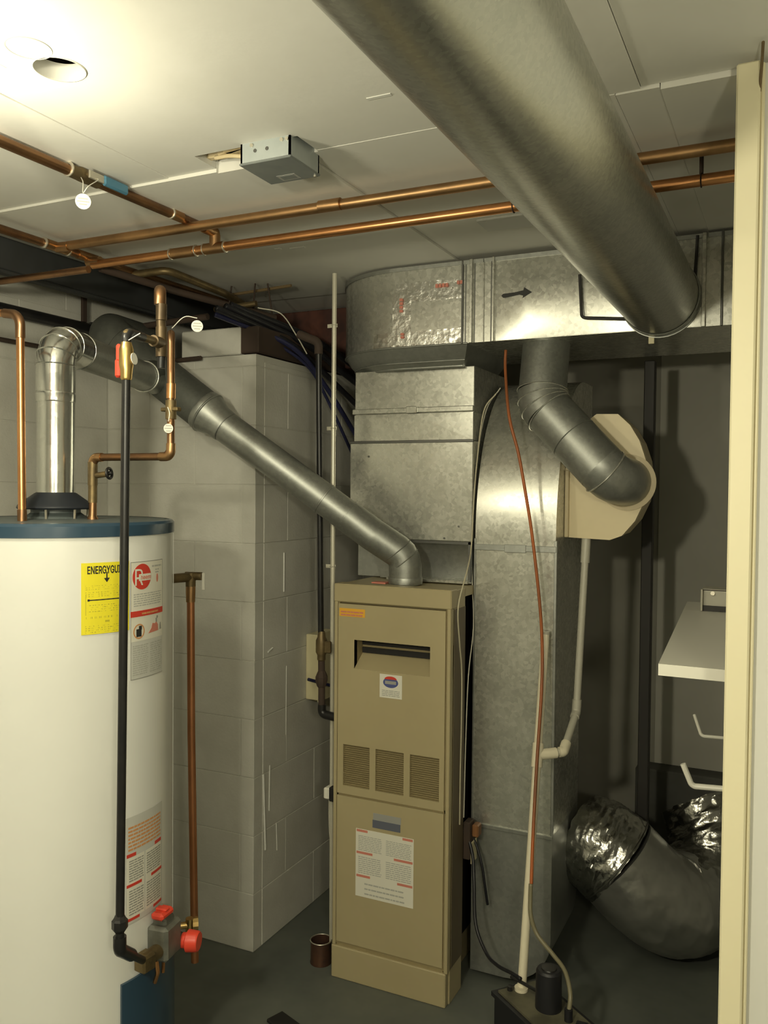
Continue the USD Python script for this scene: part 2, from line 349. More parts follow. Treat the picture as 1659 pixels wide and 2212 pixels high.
tr = thing('trim_1', 'cream vertical corner trim at the right edge', 'trim', (-.088, 1.6, 0), kind='structure')
part(tr, 'corner_post', bx(-.1065, -.0685, 1.585, 1.705, 0, CZ-.009, .003), 'trim', False)
part(tr, 'edge_bead', bx(-.0685, -.062, 1.596, 1.612, 0, CZ-.009, .002), 'trim', False)
part(tr, 'gap_wire', pipe([(-.070, 1.592, CZ-.06), (-.066, 1.57, CZ-.012), (-.064, 1.54, CZ-.003)], .0025, .01, 8), 'stick')

# beams
sb = thing('steel_beam', 'dark painted steel beam running back along the ceiling above the water heater', 'beam', (-2.13, 1.8, 2.21))
part(sb, 'bottom_flange', bx(-2.132, -2.098, -.8, 3.58, 2.211, 2.222, .003), 'beam', False)
part(sb, 'web', bx(-2.142, -2.128, -.8, 3.58, 2.222, 2.312), 'beam', False)
part(sb, 'side_plate', bx(-2.112, -2.100, -.8, 3.58, 2.222, 2.316, .003), 'beam', False)
solo('lintel_beam', bx(-1.80, -1.64, 2.425, 3.59, 2.045, 2.135, .004), 'rust', 'rusty brown lintel lying on top of the block pier', 'beam', smooth=False)
solo('header_board', bx(-1.99, -1.42, 3.04, 3.09, 2.07, 2.314, .003), 'redwood', 'red-brown wooden header below the ceiling beside the trunk duct', 'board', smooth=False)

# ================================================================== WATER HEATER
HA = V(-1.642, 1.552); HR = .28; HT = 1.508
wh = thing('water_heater', 'tall white gas water heater with a dark blue cap and yellow energy label', 'water heater', (HA[0], HA[1], 0))
part(wh, 'jacket', lathe([(0, .06), (HR-.006, .06), (HR-.001, .066), (HR-.001, HT-.029), (0, HT-.029)], (*HA, 0), n=96), 'enamel', 40)
part(wh, 'base_ring', lathe([(0, 0), (HR-.02, 0), (HR-.02, .062), (0, .062)], (*HA, 0), n=64), 'blue', 40)
cp = part(wh, 'top_cap', lathe([(HR+.0005, HT-.031), (HR+.0035, HT-.030), (HR+.0035, HT-.006), (HR-.002, HT), (HR-.01, HT+.001)], (*HA, 0), n=96), 'blue', 40)
part(wh, 'top_plate', lathe([(HR-.009, HT), (.06, HT+.004), (0, HT+.004)], (*HA, 0), n=96), 'blue_top', 40)
LS = 1.12                                   # label artwork scale
def wrap(mesh, th0, z0, R=HR, tilt=0.):
    """Bends a flat (x, y, thickness) mesh onto the heater's jacket."""
    mesh = mesh.subdivide_to_size(.012) if mesh.extents[0] > .012 else mesh.copy()
    v = mesh.vertices*(LS, LS, 1); th = th0 + v[:, 0]/R; rr = R + v[:, 2]
    return trimesh.Trimesh(np.stack([HA[0]+rr*np.cos(th), HA[1]+rr*np.sin(th), z0+v[:, 1]+tilt*v[:, 0]], 1), mesh.faces, process=False)
def rect(x0, x1, y0, y1, z0=0., t=.0006):
    return bx(x0, x1, y0, y1, z0, z0+t)
def bars(x0, x1, y0, y1, n, fill=.5, jit=.3, z0=.0005, seed=1):
    """Rows of print too small to read: short dashes of uneven length."""
    R_ = np.random.default_rng(seed); out = []; dy = (y1-y0)/n
    for k in range(n):
        x = x0; yy = y0+k*dy
        while x < x1-.002:
            w = min(R_.uniform(.004, .014), x1-x); out.append(rect(x, x+w, yy, yy+dy*fill, z0, .0003)); x += w+.0016
        
    return cat_(out)
D2 = math.radians
# yellow label
t0 = D2(-32.8); W, Hh = .1005, .141
yl = part(wh, 'energy_label', wrap(rect(0, W, 0, Hh, .0002), t0, 1.2635), 'yellow', False, label='yellow energy label')
tx = text('ENERGYGUIDE', .0145, .0835, .0004, True); tx.apply_translation((.0115, .1195, .0009))
ar = trimesh.util.concatenate([rect(.0492, .0516, .108, .122, .0009, .0004), xf(extr(Polygon([(.0445, .110), (.0563, .110), (.0504, .1015)]), .0004), t=(0, 0, .0009))])
part(yl, 'lettering', wrap(cat_([tx, ar]), t0, 1.2635), 'ink', False)
pr_ = [bars(.008, .095, .088, .0985, 3, .35, seed=3), bars(.008, .095, .074, .0855, 3, .45, seed=4), rect(.008, .0092, .038, .079, .0008, .0003)]
part(yl, 'fine_print', wrap(cat_(pr_ + [bars(.012, .095, .044, .0605, 4, .4, seed=5), bars(.009, .095, .031, .0365, 1, .7, seed=6), rect(.047, .056, .0225, .0262, .0008, .0003), bars(.008, .095, .003, .0195, 4, .45, seed=7)]), t0, 1.2635), 'yellow_ink', False)
part(yl, 'scale_bar', wrap(cat_([rect(.013, .095, .0665, .0685, .0008, .0004), rect(.012, .016, .0655, .0695, .0008, .0005)]), t0, 1.2635), 'ink', False)
# brand and warning label right of it
t1 = D2(-8.9); z1 = 1.1465; W = .104
ml = part(wh, 'rating_label', wrap(rect(0, W, 0, .242, .0001, .0004), t1, z1), 'paper_grey', False, label='grey and white rating label')
part(ml, 'label_border', wrap(cat_([rect(0, W, .2405, .242, .0005, .0003), rect(W-.0012, W, .13, .242, .0005, .0003), rect(0, .0012, 0, .242, .0005, .0003), rect(0, W, 0, .0012, .0005, .0003)]), t1, z1), 'ink_grey', False)
part(ml, 'white_field', wrap(rect(.001, W-.001, .078, .241, .0005, .0002), t1, z1), 'paper', False)
lc = (.0315, .2105); LR = .0265
part(ml, 'logo_disc', wrap(xf(extr(Point(*lc).buffer(LR, 24), .0003), t=(0, 0, .0009)), t1, z1), 'red', False)
band = Point(*lc).buffer(LR-.0006, 24).intersection(sbox(lc[0]-.010, lc[1]-.0085, lc[0]+.04, lc[1]+.0055))
part(ml, 'logo_band', wrap(xf(extr(band, .0002), t=(0, 0, .0013)), t1, z1), 'paper', False)
tb = text('heem', .0085, .030, .0003, True); tb.apply_translation((lc[0]-.005, lc[1]-.0055, .0016))
part(ml, 'logo_lettering', wrap(tb, t1, z1), 'red_faded', False)
tr_ = text('R', .034, .022, .0003, False); tr_.apply_translation((lc[0]-.0205, lc[1]-.0175, .0016))
part(ml, 'logo_initial', wrap(tr_, t1, z1), 'paper', False)
part(ml, 'fine_print', wrap(cat_([bars(.062, .098, .228, .233, 1, .7, seed=8), bars(.074, .088, .215, .226, 2, .5, seed=9), bars(.008, .098, .150, .178, 6, .5, seed=10), bars(.006, .05, .008, .072, 14, .5, seed=11), bars(.056, .099, .008, .072, 14, .5, seed=12)]), t1, z1), 'ink_mid', False)
part(ml, 'seal', wrap(xf(extr(Polygon([(.0035*math.cos(a)+.081, .009*math.sin(a)+.204) for a in np.linspace(0, 2*PI, 20)[:-1]]), .0003), t=(0, 0, .0009)), t1, z1), 'red_faded', False)
part(ml, 'warning_bar', wrap(rect(0, W, .1285, .1405, .0006, .0006), t1, z1), 'red', False)
part(ml, 'warning_text', wrap(bars(.03, .084, .132, .1365, 1, .8, z0=.0013, seed=13), t1, z1), 'orange_print', False)
nc = Point(.0225, .098)
part(ml, 'ban_symbol', wrap(xf(extr(unary_union([nc.buffer(.0155, 20).difference(nc.buffer(.0128, 20))]), .0003), t=(0, 0, .0009)), t1, z1), 'orange_print', False)
part(ml, 'can_symbol', wrap(xf(extr(unary_union([sbox(.015, .087, .029, .103), sbox(.022, .101, .030, .109)]), .0003), t=(0, 0, .0009)), t1, z1), 'ink', False)
part(ml, 'flame_symbol', wrap(xf(extr(Polygon([(.05, .090), (.085, .092), (.084, .104), (.078, .111), (.072, .108), (.064, .110), (.060, .100)]), .0003), t=(0, 0, .0009)), t1, z1), 'red_faded', False)
part(ml, 'figure_symbol', wrap(xf(extr(unary_union([sbox(.075, .110, .080, .119), Point(.081, .121).buffer(.003), Polygon([(.090, .093), (.098, .093), (.095, .108), (.092, .108)])]), .0003), t=(0, 0, .0009)), t1, z1), 'ink_grey', False)
# lower instruction label
t2 = D2(-11.4); z2 = .582; W = .116
ll = part(wh, 'instruction_label', wrap(rect(0, W, 0, .222, .0001, .0004), t2, z2), 'paper_grey', False, label='grey lighting-instruction label with red bars')
part(ll, 'white_field', wrap(cat_([rect(.002, .050, .012, .138, .0005, .0002), rect(.054, .110, .012, .138, .0005, .0002)]), t2, z2), 'paper', False)
part(ll, 'red_bars', wrap(cat_([rect(.002, .026, .139, .146, .0006, .0004), rect(.085, .110, .139, .146, .0006, .0004), rect(.002, .042, .077, .083, .0008, .0004), rect(.072, .112, .077, .083, .0008, .0004), rect(.002, .036, .006, .012, .0006, .0004), rect(.08, .112, .006, .012, .0006, .0004)]), t2, z2), 'red', False)
part(ll, 'orange_print', wrap(bars(.006, .108, .152, .205, 7, .55, seed=14), t2, z2), 'orange_print', False)
part(ll, 'fine_print', wrap(cat_([bars(.008, .047, .088, .134, 9, .5, z0=.0008, seed=15), bars(.057, .107, .088, .134, 9, .5, z0=.0008, seed=16), bars(.008, .047, .018, .072, 10, .5, z0=.0008, seed=17), bars(.057, .107, .018, .072, 10, .5, z0=.0008, seed=18)]), t2, z2), 'ink_grey', False)
part(wh, 'access_panel', wrap(rect(0, .225, 0, .351, .0006, .006), D2(-14.3), .06), 'blue', False, label='dark blue burner access panel')
part(wh, 'jacket_seam', wrap(rect(0, .003, 0, (HT-.10)/LS, .0002, .002), D2(41), .065), 'enamel', False)
# draft hood on the cap
dh = part(wh, 'draft_hood', lathe([(0.0448, 1.5743), (0.0493, 1.5721), (0.0874, 1.5441), (0.0907, 1.5374), (0.0874, 1.534), (0.056, 1.5474)], (*HA, 0), n=48), 'hood', 40)
part(dh, 'collar', lathe([(0, 1.5396), (0.0582, 1.5396), (0.0582, 1.525), (0.0717, 1.515), (.074, HT+.001), (0, HT+.001)], (*HA, 0), n=40), 'blue_top', 40)
for q in (-60, -10, 60, 180): 
    c_ = V(HA[0]+.076*math.cos(D2(q)), HA[1]+.076*math.sin(D2(q)))
    part(dh, 'leg', cyl((*c_, HT), (*(HA+(c_-HA)*1.02), 1.5395), .003, 8), 'solder')
# gas control valve
def onj(th, z, out=0.): return V(HA[0]+(HR+out)*math.cos(D2(th)), HA[1]+(HR+out)*math.sin(D2(th)), z)
def rad(th): return V(math.cos(D2(th)), math.sin(D2(th)), 0)
def oriented(mesh, th, c):
    n_ = rad(th); t_ = V(-n_[1], n_[0], 0)
    return xf(mesh, np.stack([t_, V(0, 0, 1), n_], 1), c)          # local x = tangent, y = up, z = outwards
VT = 9
gv = part(wh, 'gas_control_valve', cat_([oriented(bx(-.036, .036, -.042, .042, -.004, .052, .008), VT, onj(VT, 0.5126)), oriented(bx(-.022, .022, .03, .058, .004, .040, .006), VT, onj(VT, 0.5126))]), 'valve_grey', 30, label='grey gas control valve with red knobs')
kn = oriented(lathe([(0, .092), (.021, .092), (.024, .088), (.026, .064), (.018, .060), (.018, .050), (0, .050)], n=24), VT+8, onj(VT+8, 0.4879))
part(gv, 'temperature_knob', kn, 'red_plastic', 40)
part(gv, 'gas_knob', cat_([oriented(bx(-.026, .026, .060, .078, .012, .046, .006), VT-3, onj(VT-3, 0.5126)), oriented(bx(-.009, .009, .076, .083, .014, .044, .003), VT-3, onj(VT-3, 0.5126))]), 'red_plastic', 30)
part(gv, 'inlet_boss', cat_([cyl(onj(-6, 0.4991, .030), onj(6, 0.4991, .030), .017, 20), oriented(bx(-.02, .02, -.02, .02, .01, .046, .005), -5, onj(-5, 0.4946))]), 'brass_dark')
part(gv, 'burner_tubes', cat_([pipe([onj(VT-5, 0.47, .02), onj(VT-5, 0.442, .024), onj(VT-4, 0.414, .012)], .005, .01, 8), pipe([onj(VT+1, 0.47, .02), onj(VT+1, 0.4252, .018)], .004, .01, 8)]), 'copper')
dv = part(wh, 'drain_valve', cat_([cyl(onj(42, 0.4532, -.005), onj(42, 0.4532, .055), .009, 14), cyl(onj(42, 0.47, .045), onj(42, 0.4196, .045), .011, 14)]), 'brass')
part(dv, 'drain_handle', cyl(onj(42, 0.4543, .052), onj(42, 0.4543, .066), .017, 10), 'brass')
# relief valve on the side of the jacket
RT = V(-1.528, 1.93)
rvd = V(*(RT-HA))/np.linalg.norm(RT-HA); base = HA+rvd*HR
rv = part(wh, 'relief_valve', cat_([cyl((*(base+rvd*.008), 1.338), (*(RT+rvd*.012), 1.338), .013, 18), cyl((RT[0], RT[1], 1.350), (RT[0], RT[1], 1.312), .014, 18), ring((*(base+rvd*.022), 1.338), (*rvd, 0), .013, .012, .004)]), 'brass_dark', label='brass relief valve')
sd = V(.93, .36)
part(rv, 'valve_bonnet', cyl((RT[0]-.015, RT[1]-.004, 1.341), (RT[0]+sd[0]*.032, RT[1]+sd[1]*.032, 1.341), .0115, 16), 'brass_dark')
part(rv, 'escutcheon', cyl((*(base-rvd*.002), 1.338), (*(base+rvd*.006), 1.338), .024, 24), 'iron')
part(rv, 'test_lever', xf(bx(-.004, .004, -.0015, .0015, -.036, .012, .001), t=(RT[0]+sd[0]*.036, RT[1]+sd[1]*.036, 1.338)), 'white_plastic', False)
# discharge pipe
rp = thing('relief_discharge_pipe', 'dull copper discharge pipe hanging from the relief valve right of the water heater', 'pipe', (RT[0], RT[1], .24))
part(rp, 'pipe', pipe([(RT[0], RT[1], 1.318), (RT[0]+.004, RT[1], .9), (RT[0]+.016, RT[1]+.004, .245)], .0108), 'copper_relief')
part(rp, 'adapter', lathe([(.0105, -.05), (.0125, -.05), (.0135, -.02), (.0135, 0), (.0105, 0)], (RT[0], RT[1], 1.318), n=20), 'copper_old')

# ------------------------------------------------------------------ flue of the heater and the vent connector
fp = thing('flue_pipe', 'shiny galvanised flue rising from the water heater hood and elbowing to the vent', 'flue', (*HA, 1.57))
FR = .0448
part(fp, 'riser', lathe([(FR, 1.572), (FR, 1.825), (0, 1.825)], (*HA, 0), n=48), 'flue', 40)
part(fp, 'crimp_band', lathe([(FR+.0005, 1.794), (FR+.0018, 1.798), (FR+.0018, 1.814), (FR+.0005, 1.818)], (*HA, 0), n=48), 'flue', 40)
fe = V(-1.885, 2.19, 1.935)
dirh = (fe - V(*HA, 1.943)); dirh /= np.linalg.norm(dirh)
K0 = V(*HA, 1.943)
gores = round_path([V(*HA, 1.82), K0, K0+dirh*.128], .087, 4)
part(fp, 'elbow', sweep(gores, FR*1.035, 48), 'flue', 18)
for g in gores[1:-1]:
    i = int(np.argmin(np.linalg.norm(gores-g, axis=1))); ax = gores[i+1]-gores[i-1]
    part(fp, 'gore_bead', torus(g, ax, FR*1.04, .0016, 40, 6), 'flue', True)
part(fp, 'horizontal_run', cyl(K0+dirh*.11, fe, FR, 48), 'galv_vent', 40)
part(fp, 'joint_bead', torus(K0+dirh*.131, dirh, FR*1.03, .002, 40, 6), 'flue', True)

vc = thing('vent_connector', 'galvanised vent pipe sloping from the furnace up across the block pier, upper part coloured as shaded', 'vent pipe', (-1.135, 2.52, 1.285))
A0, A1 = V(-1.135, 2.525, 1.284), V(-1.135, 2.52, 1.375)
B0 = V(-1.225, 2.475, 1.44)
C0 = V(-1.70, 2.285, 1.805); D0 = V(-2.06, 2.215, 2.075)
VR = .0515
el = round_path([A0, A1, B0, B0+(C0-B0)*.18], .06, 3)
part(vc, 'elbow', sweep(el, VR*1.03, 40), 'galv_vent', 14)
for g in (el[2], el[4]): part(vc, 'gore_bead', torus(g, el[4]-el[2], VR*1.04, .0018, 36, 6), 'galv_vent', True)
part(vc, 'outlet_collar', lathe([(VR*1.04, 0), (VR*1.08, .002), (VR*1.08, .02), (VR*1.02, .024)], A0, (0, 0, 1), 36), 'galv_vent', True)
part(vc, 'lower_run', cyl(B0+(C0-B0)*.10, C0, VR, 44), 'galv_vent', 40)
dd = (C0-B0)/np.linalg.norm(C0-B0); de = (D0-C0)/np.linalg.norm(D0-C0)
part(vc, 'joint_band', ring(B0+dd*.20, dd, VR*1.005, .006, .0015), 'galv_vent', 30)
part(vc, 'joint_band', ring(B0+dd*.11, dd, VR*1.01, .006, .0015), 'galv_vent', 30)
UR = .067
part(vc, 'reducer', lathe([(VR*.98, -.035), (VR*1.03, -.03), (VR*1.06, 0), (UR, .035), (UR*1.04, .05), (UR*1.04, .062), (UR, .068)], C0, de, 40), 'galv_vent', 25)
part(vc, 'reducer_lip', torus(C0+de*.045, de, UR*1.02, .004, 40, 8), 'galv_vent', True)
part(vc, 'upper_run', cyl(C0+de*.05, D0, UR, 44), 'shaded_vent', 40)
part(vc, 'wall_elbow', sweep(round_path([D0-de*.02, D0+de*.055, V(-2.115, 2.43, 2.10)], .09, 4), UR*1.03, 40), 'shaded_vent', 14)
W0 = C0+de*(.27)
part(vc, 'tee_branch', cyl(fe-dirh*.09, W0, .046, 40), 'shaded_vent', 40)
part(vc, 'branch_bead', torus(fe-dirh*.088, dirh, .0475, .0028, 40, 6), 'galv', True)

# ------------------------------------------------------------------ water and gas pipes around the heater
lcop = thing('copper_pipe', 'bright copper water pipe rising from the left of the heater top to an elbow', 'pipe', (-1.5882, 1.4, HT))
pl = [(-1.5848, 1.4, HT+.002), (-1.5904, 1.4, 1.9764), (-1.7472, 1.4056, 1.9988)]
part(lcop, 'pipe', pipe(pl, .0090, .038), 'copper'); elbow_joints(lcop, pl, .0090, 'copper_dark', .035, None)
part(lcop, 'dielectric_nipple', cyl((-1.5848, 1.4, HT), (-1.5859, 1.4, HT+.028), .0105, 18), 'copper_dark')
part(lcop, 'tail', cyl((-1.7472, 1.4056, 1.9988), (-2.128, 1.4112, 2.0492), .0090, 16), 'copper_dark')

rcop = thing('copper_pipe', 'brown copper water pipe stepping up from the right of the heater top', 'pipe', (-1.5243, 1.5546, HT))
prc = [(-1.5243, 1.5546, HT+.002), (-1.5243, 1.5546, 1.6594), (-1.288, 1.5546, 1.6594), (-1.288, 1.5546, 1.938), (-1.90, 2.293, 2.103)]
part(rcop, 'pipe', pipe(prc, .0088, .025), 'copper_dark'); elbow_joints(rcop, prc[:4], .0088, 'copper_old', .02, None)
part(rcop, 'nipple', lathe([(.013, 0), (.013, .006), (.0095, .012), (.0095, .05)], (-1.5243, 1.5546, HT), n=18), 'copper_dark')
part(rcop, 'riser_sleeve', cyl((-1.5243, 1.5546, 1.5508), (-1.5243, 1.5546, 1.637), .0105, 18), 'brass_dark')
hv = part(rcop, 'stop_valve', cat_([cyl((-1.5243, 1.5546, 1.6146), (-1.484, 1.5624, 1.6202), .007, 14), cyl((-1.5243, 1.5546, 1.5922), (-1.5243, 1.5546, 1.6482), .0115, 18)]), 'brass_dark')
part(hv, 'handwheel', cat_([torus((-1.4806, 1.5635, 1.6214), (1, .2, .1), .012, .0035, 24, 8), cyl((-1.4896, 1.5613, 1.6202), (-1.4739, 1.5646, 1.6225), .005, 12)]), 'iron', True)
bv = part(rcop, 'riser_valve', cat_([cyl((-1.288, 1.5546, 1.7446), (-1.288, 1.5546, 1.7871), .0125, 18), bx(-1.312, -1.264, 1.546, 1.563, 1.762, 1.771, .002)]), 'brass_dark')
part(rcop, 'riser_coupling', cyl((-1.288, 1.5546, 1.7916), (-1.288, 1.5546, 1.8252), .0105, 18), 'copper')
def tag_disc(label, c, loop, R=.016, face=None, mark=True):
    c = V(*c); f_ = (V(0, 0, 1.59)-c) if face is None else V(*face); f_ /= np.linalg.norm(f_)
    t = thing('valve_tag', label, 'tag', c, group=None)
    part(t, 'disc', lathe([(0, -.0008), (R, -.0008), (R, .0008), (0, .0008)], c, f_, 28), 'white_plastic', 30)
    part(t, 'tie', sweep(spline(loop, 6), .0012, 6), 'white_plastic', True)
    if mark:
        F_ = frame_from(f_); o_ = []
        for k, w in enumerate((.5, .8, .6)):
            o_.append(xf(bx(-R*w, R*w, -.0011, .0011, .0008, .0011), F_, c + F_[:, 1]*((k-1)*.006)))
        part(t, 'engraving', cat_(o_), 'ink_mid', False)
    return t
tag_disc('small white tag on the brown copper riser below its valve', (-1.2802, 1.5366, 1.7222), [(-1.288, 1.5434, 1.7714), (-1.2768, 1.5366, 1.7558), (-1.2802, 1.5366, 1.7378)], .0105)

gp = thing('gas_pipe', 'black iron gas pipe standing in front of the water heater with a brass cock', 'gas pipe', (-1.2376, 1.344, 0.6268))
gt, gb = V(-1.2275, 1.344, 1.8252), V(-1.2438, 1.344, 0.6324)
part(gp, 'drop_pipe', cyl(gt, gb+V(0, 0, .02), .0090, 20), 'iron')
part(gp, 'union', lathe([(.009, -.018), (.0125, -.014), (.0165, -.008), (.0165, .008), (.0125, .012), (.009, .02)], gb+V(0, 0, .054), n=8), 'iron', 20)
g2 = onj(-6, 0.4991, .030)
part(gp, 'bottom_elbow', pipe([gb+V(0, 0, .028), gb, gb+(g2-gb)*.45], .0135, .018), 'iron')
part(gp, 'nipple', cyl(gb, g2, .0088, 18), 'iron')
ck = part(gp, 'gas_cock', lathe([(.0095, -.05), (.0115, -.046), (.0125, -.03), (.0145, -.02), (.0145, .012), (.012, .02), (.0095, .03), (.0095, .034)], gt+V(0, 0, .03), n=22), 'brass', 30, label='brass gas cock with red handle')
hl = V(-.8, -.62, 0); hl /= np.linalg.norm(hl); hc = gt+V(0, 0, .022)+V(-.019, .004, 0)
part(ck, 'handle', cat_([bx(hc[0]-.0085, hc[0]+.0045, hc[1]-.011, hc[1]+.011, hc[2]-.036, hc[2]+.002, .004), bx(hc[0]-.0055, hc[0]+.0065, hc[1]-.011, hc[1]+.011, hc[2]-.004, hc[2]+.032, .004)]), 'red_plastic', 30)
part(ck, 'handle_stem', cyl(hc, gt+V(0, 0, .022), .005, 12), 'solder')
gtp = [gt+V(0, 0, .06), V(-1.2275, 1.344, 1.9014), V(-1.2639, 1.4896, 1.9058)]
part(gp, 'top_nipple', pipe(gtp, .0085, .025), 'brass_dark')
part(gp, 'top_elbow', pipe([gt+V(0, 0, .048), gtp[1], gtp[1]+(gtp[2]-gtp[1])*.45], .0105, .02), 'iron')
tp = V(-1.2656, 1.4952, 1.9058)
part(gp, 'tee', cat_([cyl(tp-V(0, 0, .030), tp+V(0, 0, .035), .0125, 20), cyl(tp, tp+(gtp[1]-tp)*.25, .0125, 20)]), 'brown_iron')
gd = [tp+V(0, 0, .03), V(-1.2723, 1.4986, 2.0212), V(-2.036, 2.398, 2.281)]
part(gp, 'feed_pipe', pipe(gd, .0105, .028), 'brown_iron')
part(gp, 'feed_coupling', cyl(tp+V(0, 0, .05), tp+V(0, 0, .085), .0122, 20), 'brown_iron')
part(gp, 'feed_elbow', pipe([gd[1]-V(0, 0, .03), gd[1], gd[1]+(V(*gd[2])-gd[1])*.03], .0132, .02), 'copper_dark', label='copper elbow facing the room')
part(gp, 'drip_cap', cat_([cyl(tp-V(0, 0, .03), tp-V(0, 0, .055), .009, 16)]), 'iron')
t_ = tag_disc('white tag hooked on the gas cock with a loose tie', (-1.213, 1.3507, 1.8487), [(-1.223, 1.3418, 1.8834), (-1.204, 1.3362, 1.8879), (-1.1816, 1.3328, 1.8946)], .012, face=(.95, .2, .1), mark=False)
tag_disc('round white tag hanging in front of the steel beam beside the gas tee', (-1.2253, 1.568, 1.9529), [(-1.26, 1.5232, 1.9428), (-1.2432, 1.5456, 1.9708), (-1.2253, 1.568, 1.9708)], .0130)

# overhead copper
cz1, cz2, cz3 = 2.287, 2.2635, 2.3075
y1, y2, xb = 1.862, 1.985, -1.965
cA = thing('copper_pipe', 'long copper pipe crossing under the ceiling, the further up of the two parallel runs', 'pipe', (xb, y1, cz1))
part(cA, 'pipe', cyl((xb+.02, y1, cz1), (.116, y1+.012, cz1), .0130, 20), 'copper_old')
for x in (-1.05, .05): part(cA, 'coupling', cyl((x-.03, y1, cz1), (x+.03, y1, cz1), .0148, 20), 'copper_old')
cB = thing('copper_pipe', 'long bright copper pipe crossing under the ceiling, the lower of the two parallel runs', 'pipe', (xb, y2, cz2))
part(cB, 'pipe', cyl((xb+.02, y2, cz2), (.116, y2+.0, cz2), .0130, 20), 'copper')
for x in (-1.60,): part(cB, 'coupling', cyl((x-.04, y2, cz2), (x+.04, y2, cz2), .0150, 20), 'copper_old')
TX = -1.49
tb_ = part(cB, 'tee', cat_([cyl((TX-.035, y2, cz2), (TX+.035, y2, cz2), .0155, 20), cyl((TX, y2, cz2), (TX, y2, cz2+.036), .0155, 20)]), 'copper_old')
for x in (TX-.036, TX+.036, -1.645, -1.555): part(tb_, 'solder_joint', ring((x, y2, cz2), (1, 0, 0), .0142, .005, .002), 'solder')
for x in (-.62, -.2): part(cB, 'pipe_clip', cat_([torus((x, y2, cz2), (1, 0, 0), .0142, .0015, 24, 6), bx(x-.004, x+.004, y2-.004, y2+.004, cz2+.014, CZ-.009)]), 'rust', True)
cC = thing('copper_pipe', 'copper branch pipe coming forward along the ceiling with a blue-handled ball valve', 'pipe', (-1.49, 1.5, cz3))
part(cC, 'pipe', pipe([(-1.512, .9, cz3-.004), (-1.490, y2, cz3)], .0122), 'copper_dark')
part(cC, 'elbow', pipe([(-1.491, y2-.05, cz3), (TX, y2, cz3), (TX, y2, cz2+.03)], .0145, .018), 'copper_old')
part(cC, 'solder_joint', ring((-1.492, 1.80, cz3), (0, 1, 0), .0125, .006, .002), 'solder')
part(cC, 'coupling', cyl((-1.492, 1.80, cz3), (-1.491, 1.84, cz3), .0140, 20), 'copper_old')
bvp = part(cC, 'ball_valve', cat_([cyl((-1.5005, 1.455, cz3-.001), (-1.5, 1.545, cz3-.001), .0150, 20), lathe([(.012, -.02), (.0165, -.012), (.0165, .012), (.012, .02)], (-1.5, 1.50, cz3), (0, 1, 0), 20), cyl((-1.5, 1.50, cz3), (-1.475, 1.50, cz3), .0065, 14)]), 'brass_dark', label='brass ball valve with blue lever')
part(bvp, 'solder_joint', ring((-1.5005, 1.456, cz3), (0, 1, 0), .0140, .006, .003), 'solder')
part(bvp, 'lever', bx(-1.475, -1.470, 1.49, 1.56, cz3-.012, cz3+.006, .001), 'solder', False)
part(bvp, 'lever_grip', bx(-1.4785, -1.4665, 1.535, 1.615, cz3-.015, cz3+.009, .004), 'blue_handle', 30)
tag_disc('round white tag hanging by a looped tie from the blue-handled ball valve', (-1.425, 1.425, 2.215), [(-1.49, 1.484, 2.296), (-1.455, 1.455, 2.27), (-1.43, 1.43, 2.236), (-1.42, 1.435, 2.25), (-1.445, 1.49, 2.285), (-1.47, 1.515, 2.3)], .0165)
cD = thing('copper_pipe', 'tarnished copper pipe running back along the top of the steel beam', 'pipe', (-1.98, 1.9, cz1))
part(cD, 'pipe', cyl((xb-.02, .9, cz1+.004), (xb+.01, 2.9, cz1+.002), .0120, 18), 'copper_dark')
for y in (y1, y2):
    z_ = cz1 if y == y1 else cz2+.01
    part(cD, 'tee', cat_([cyl((xb-.003, y-.04, cz1+.003), (xb-.003, y+.04, cz1+.003), .0145, 18), cyl((xb, y, z_), (xb+.05, y, z_-.002), .0145, 18)]), 'copper_old')
for y in (y1-.045, y1+.045): part(cD, 'solder_joint', ring((xb-.003, y, cz1+.003), (0, 1, 0), .0128, .007, .003), 'solder')
cE = thing('copper_pipe', 'reddish copper stub crossing under the steel beam at the left edge', 'pipe', (-2.28, 1.79, 2.19))
part(cE, 'pipe', pipe([(-2.29, 1.79, 2.187), (-1.77, 1.79, 2.187)], .0100, 0), 'copper_dark')

# dark pipes along the left wall
bp_ = thing('black_pipe', 'thick black iron main running along the top of the left block wall', 'pipe', (-2.262, 1.9, 2.145))
part(bp_, 'pipe', cyl((-2.262, -.5, 2.145), (-2.262, 2.37, 2.145), .0195, 20), 'iron')
part(bp_, 'end_tee', cat_([cyl((-2.262, 2.30, 2.145), (-2.262, 2.40, 2.145), .026, 20), cyl((-2.262, 2.36, 2.145), (-2.20, 2.36, 2.145), .024, 20)]), 'iron')
part(bp_, 'hanger', bx(-2.266, -2.256, 2.255, 2.275, 2.165, 2.315, .001), 'rust', False)
solo('wall_conduit', sweep(np.array([(-2.288, .5, 2.055), (-2.288, 1.5, 2.05), (-2.288, 2.41, 2.058)]), .0075, 12), 'rust', 'thin rusty conduit along the left block wall under the black main', 'conduit')
solo('cross_pipe', cyl((-2.26, 2.36, 2.145), (-1.80, 2.36, 2.165), .011, 16), 'rust', 'rusty pipe crossing from the black main towards the pier', 'pipe')
solo('wall_bracket', cat_([bx(-2.2, -2.05, 2.395, 2.418, 2.00, 2.075, .003), bx(-2.15, -2.11, 2.34, 2.418, 2.07, 2.13, .003)]), 'rust', 'rusty bracket on the pier beside the vent end', 'bracket', smooth=False)
solo('pier_pin', cyl((-1.98, 2.418, 2.035), (-1.86, 2.40, 2.035), .008, 12), 'rust', 'short dark rod stub on the pier face behind the copper riser', 'rod')

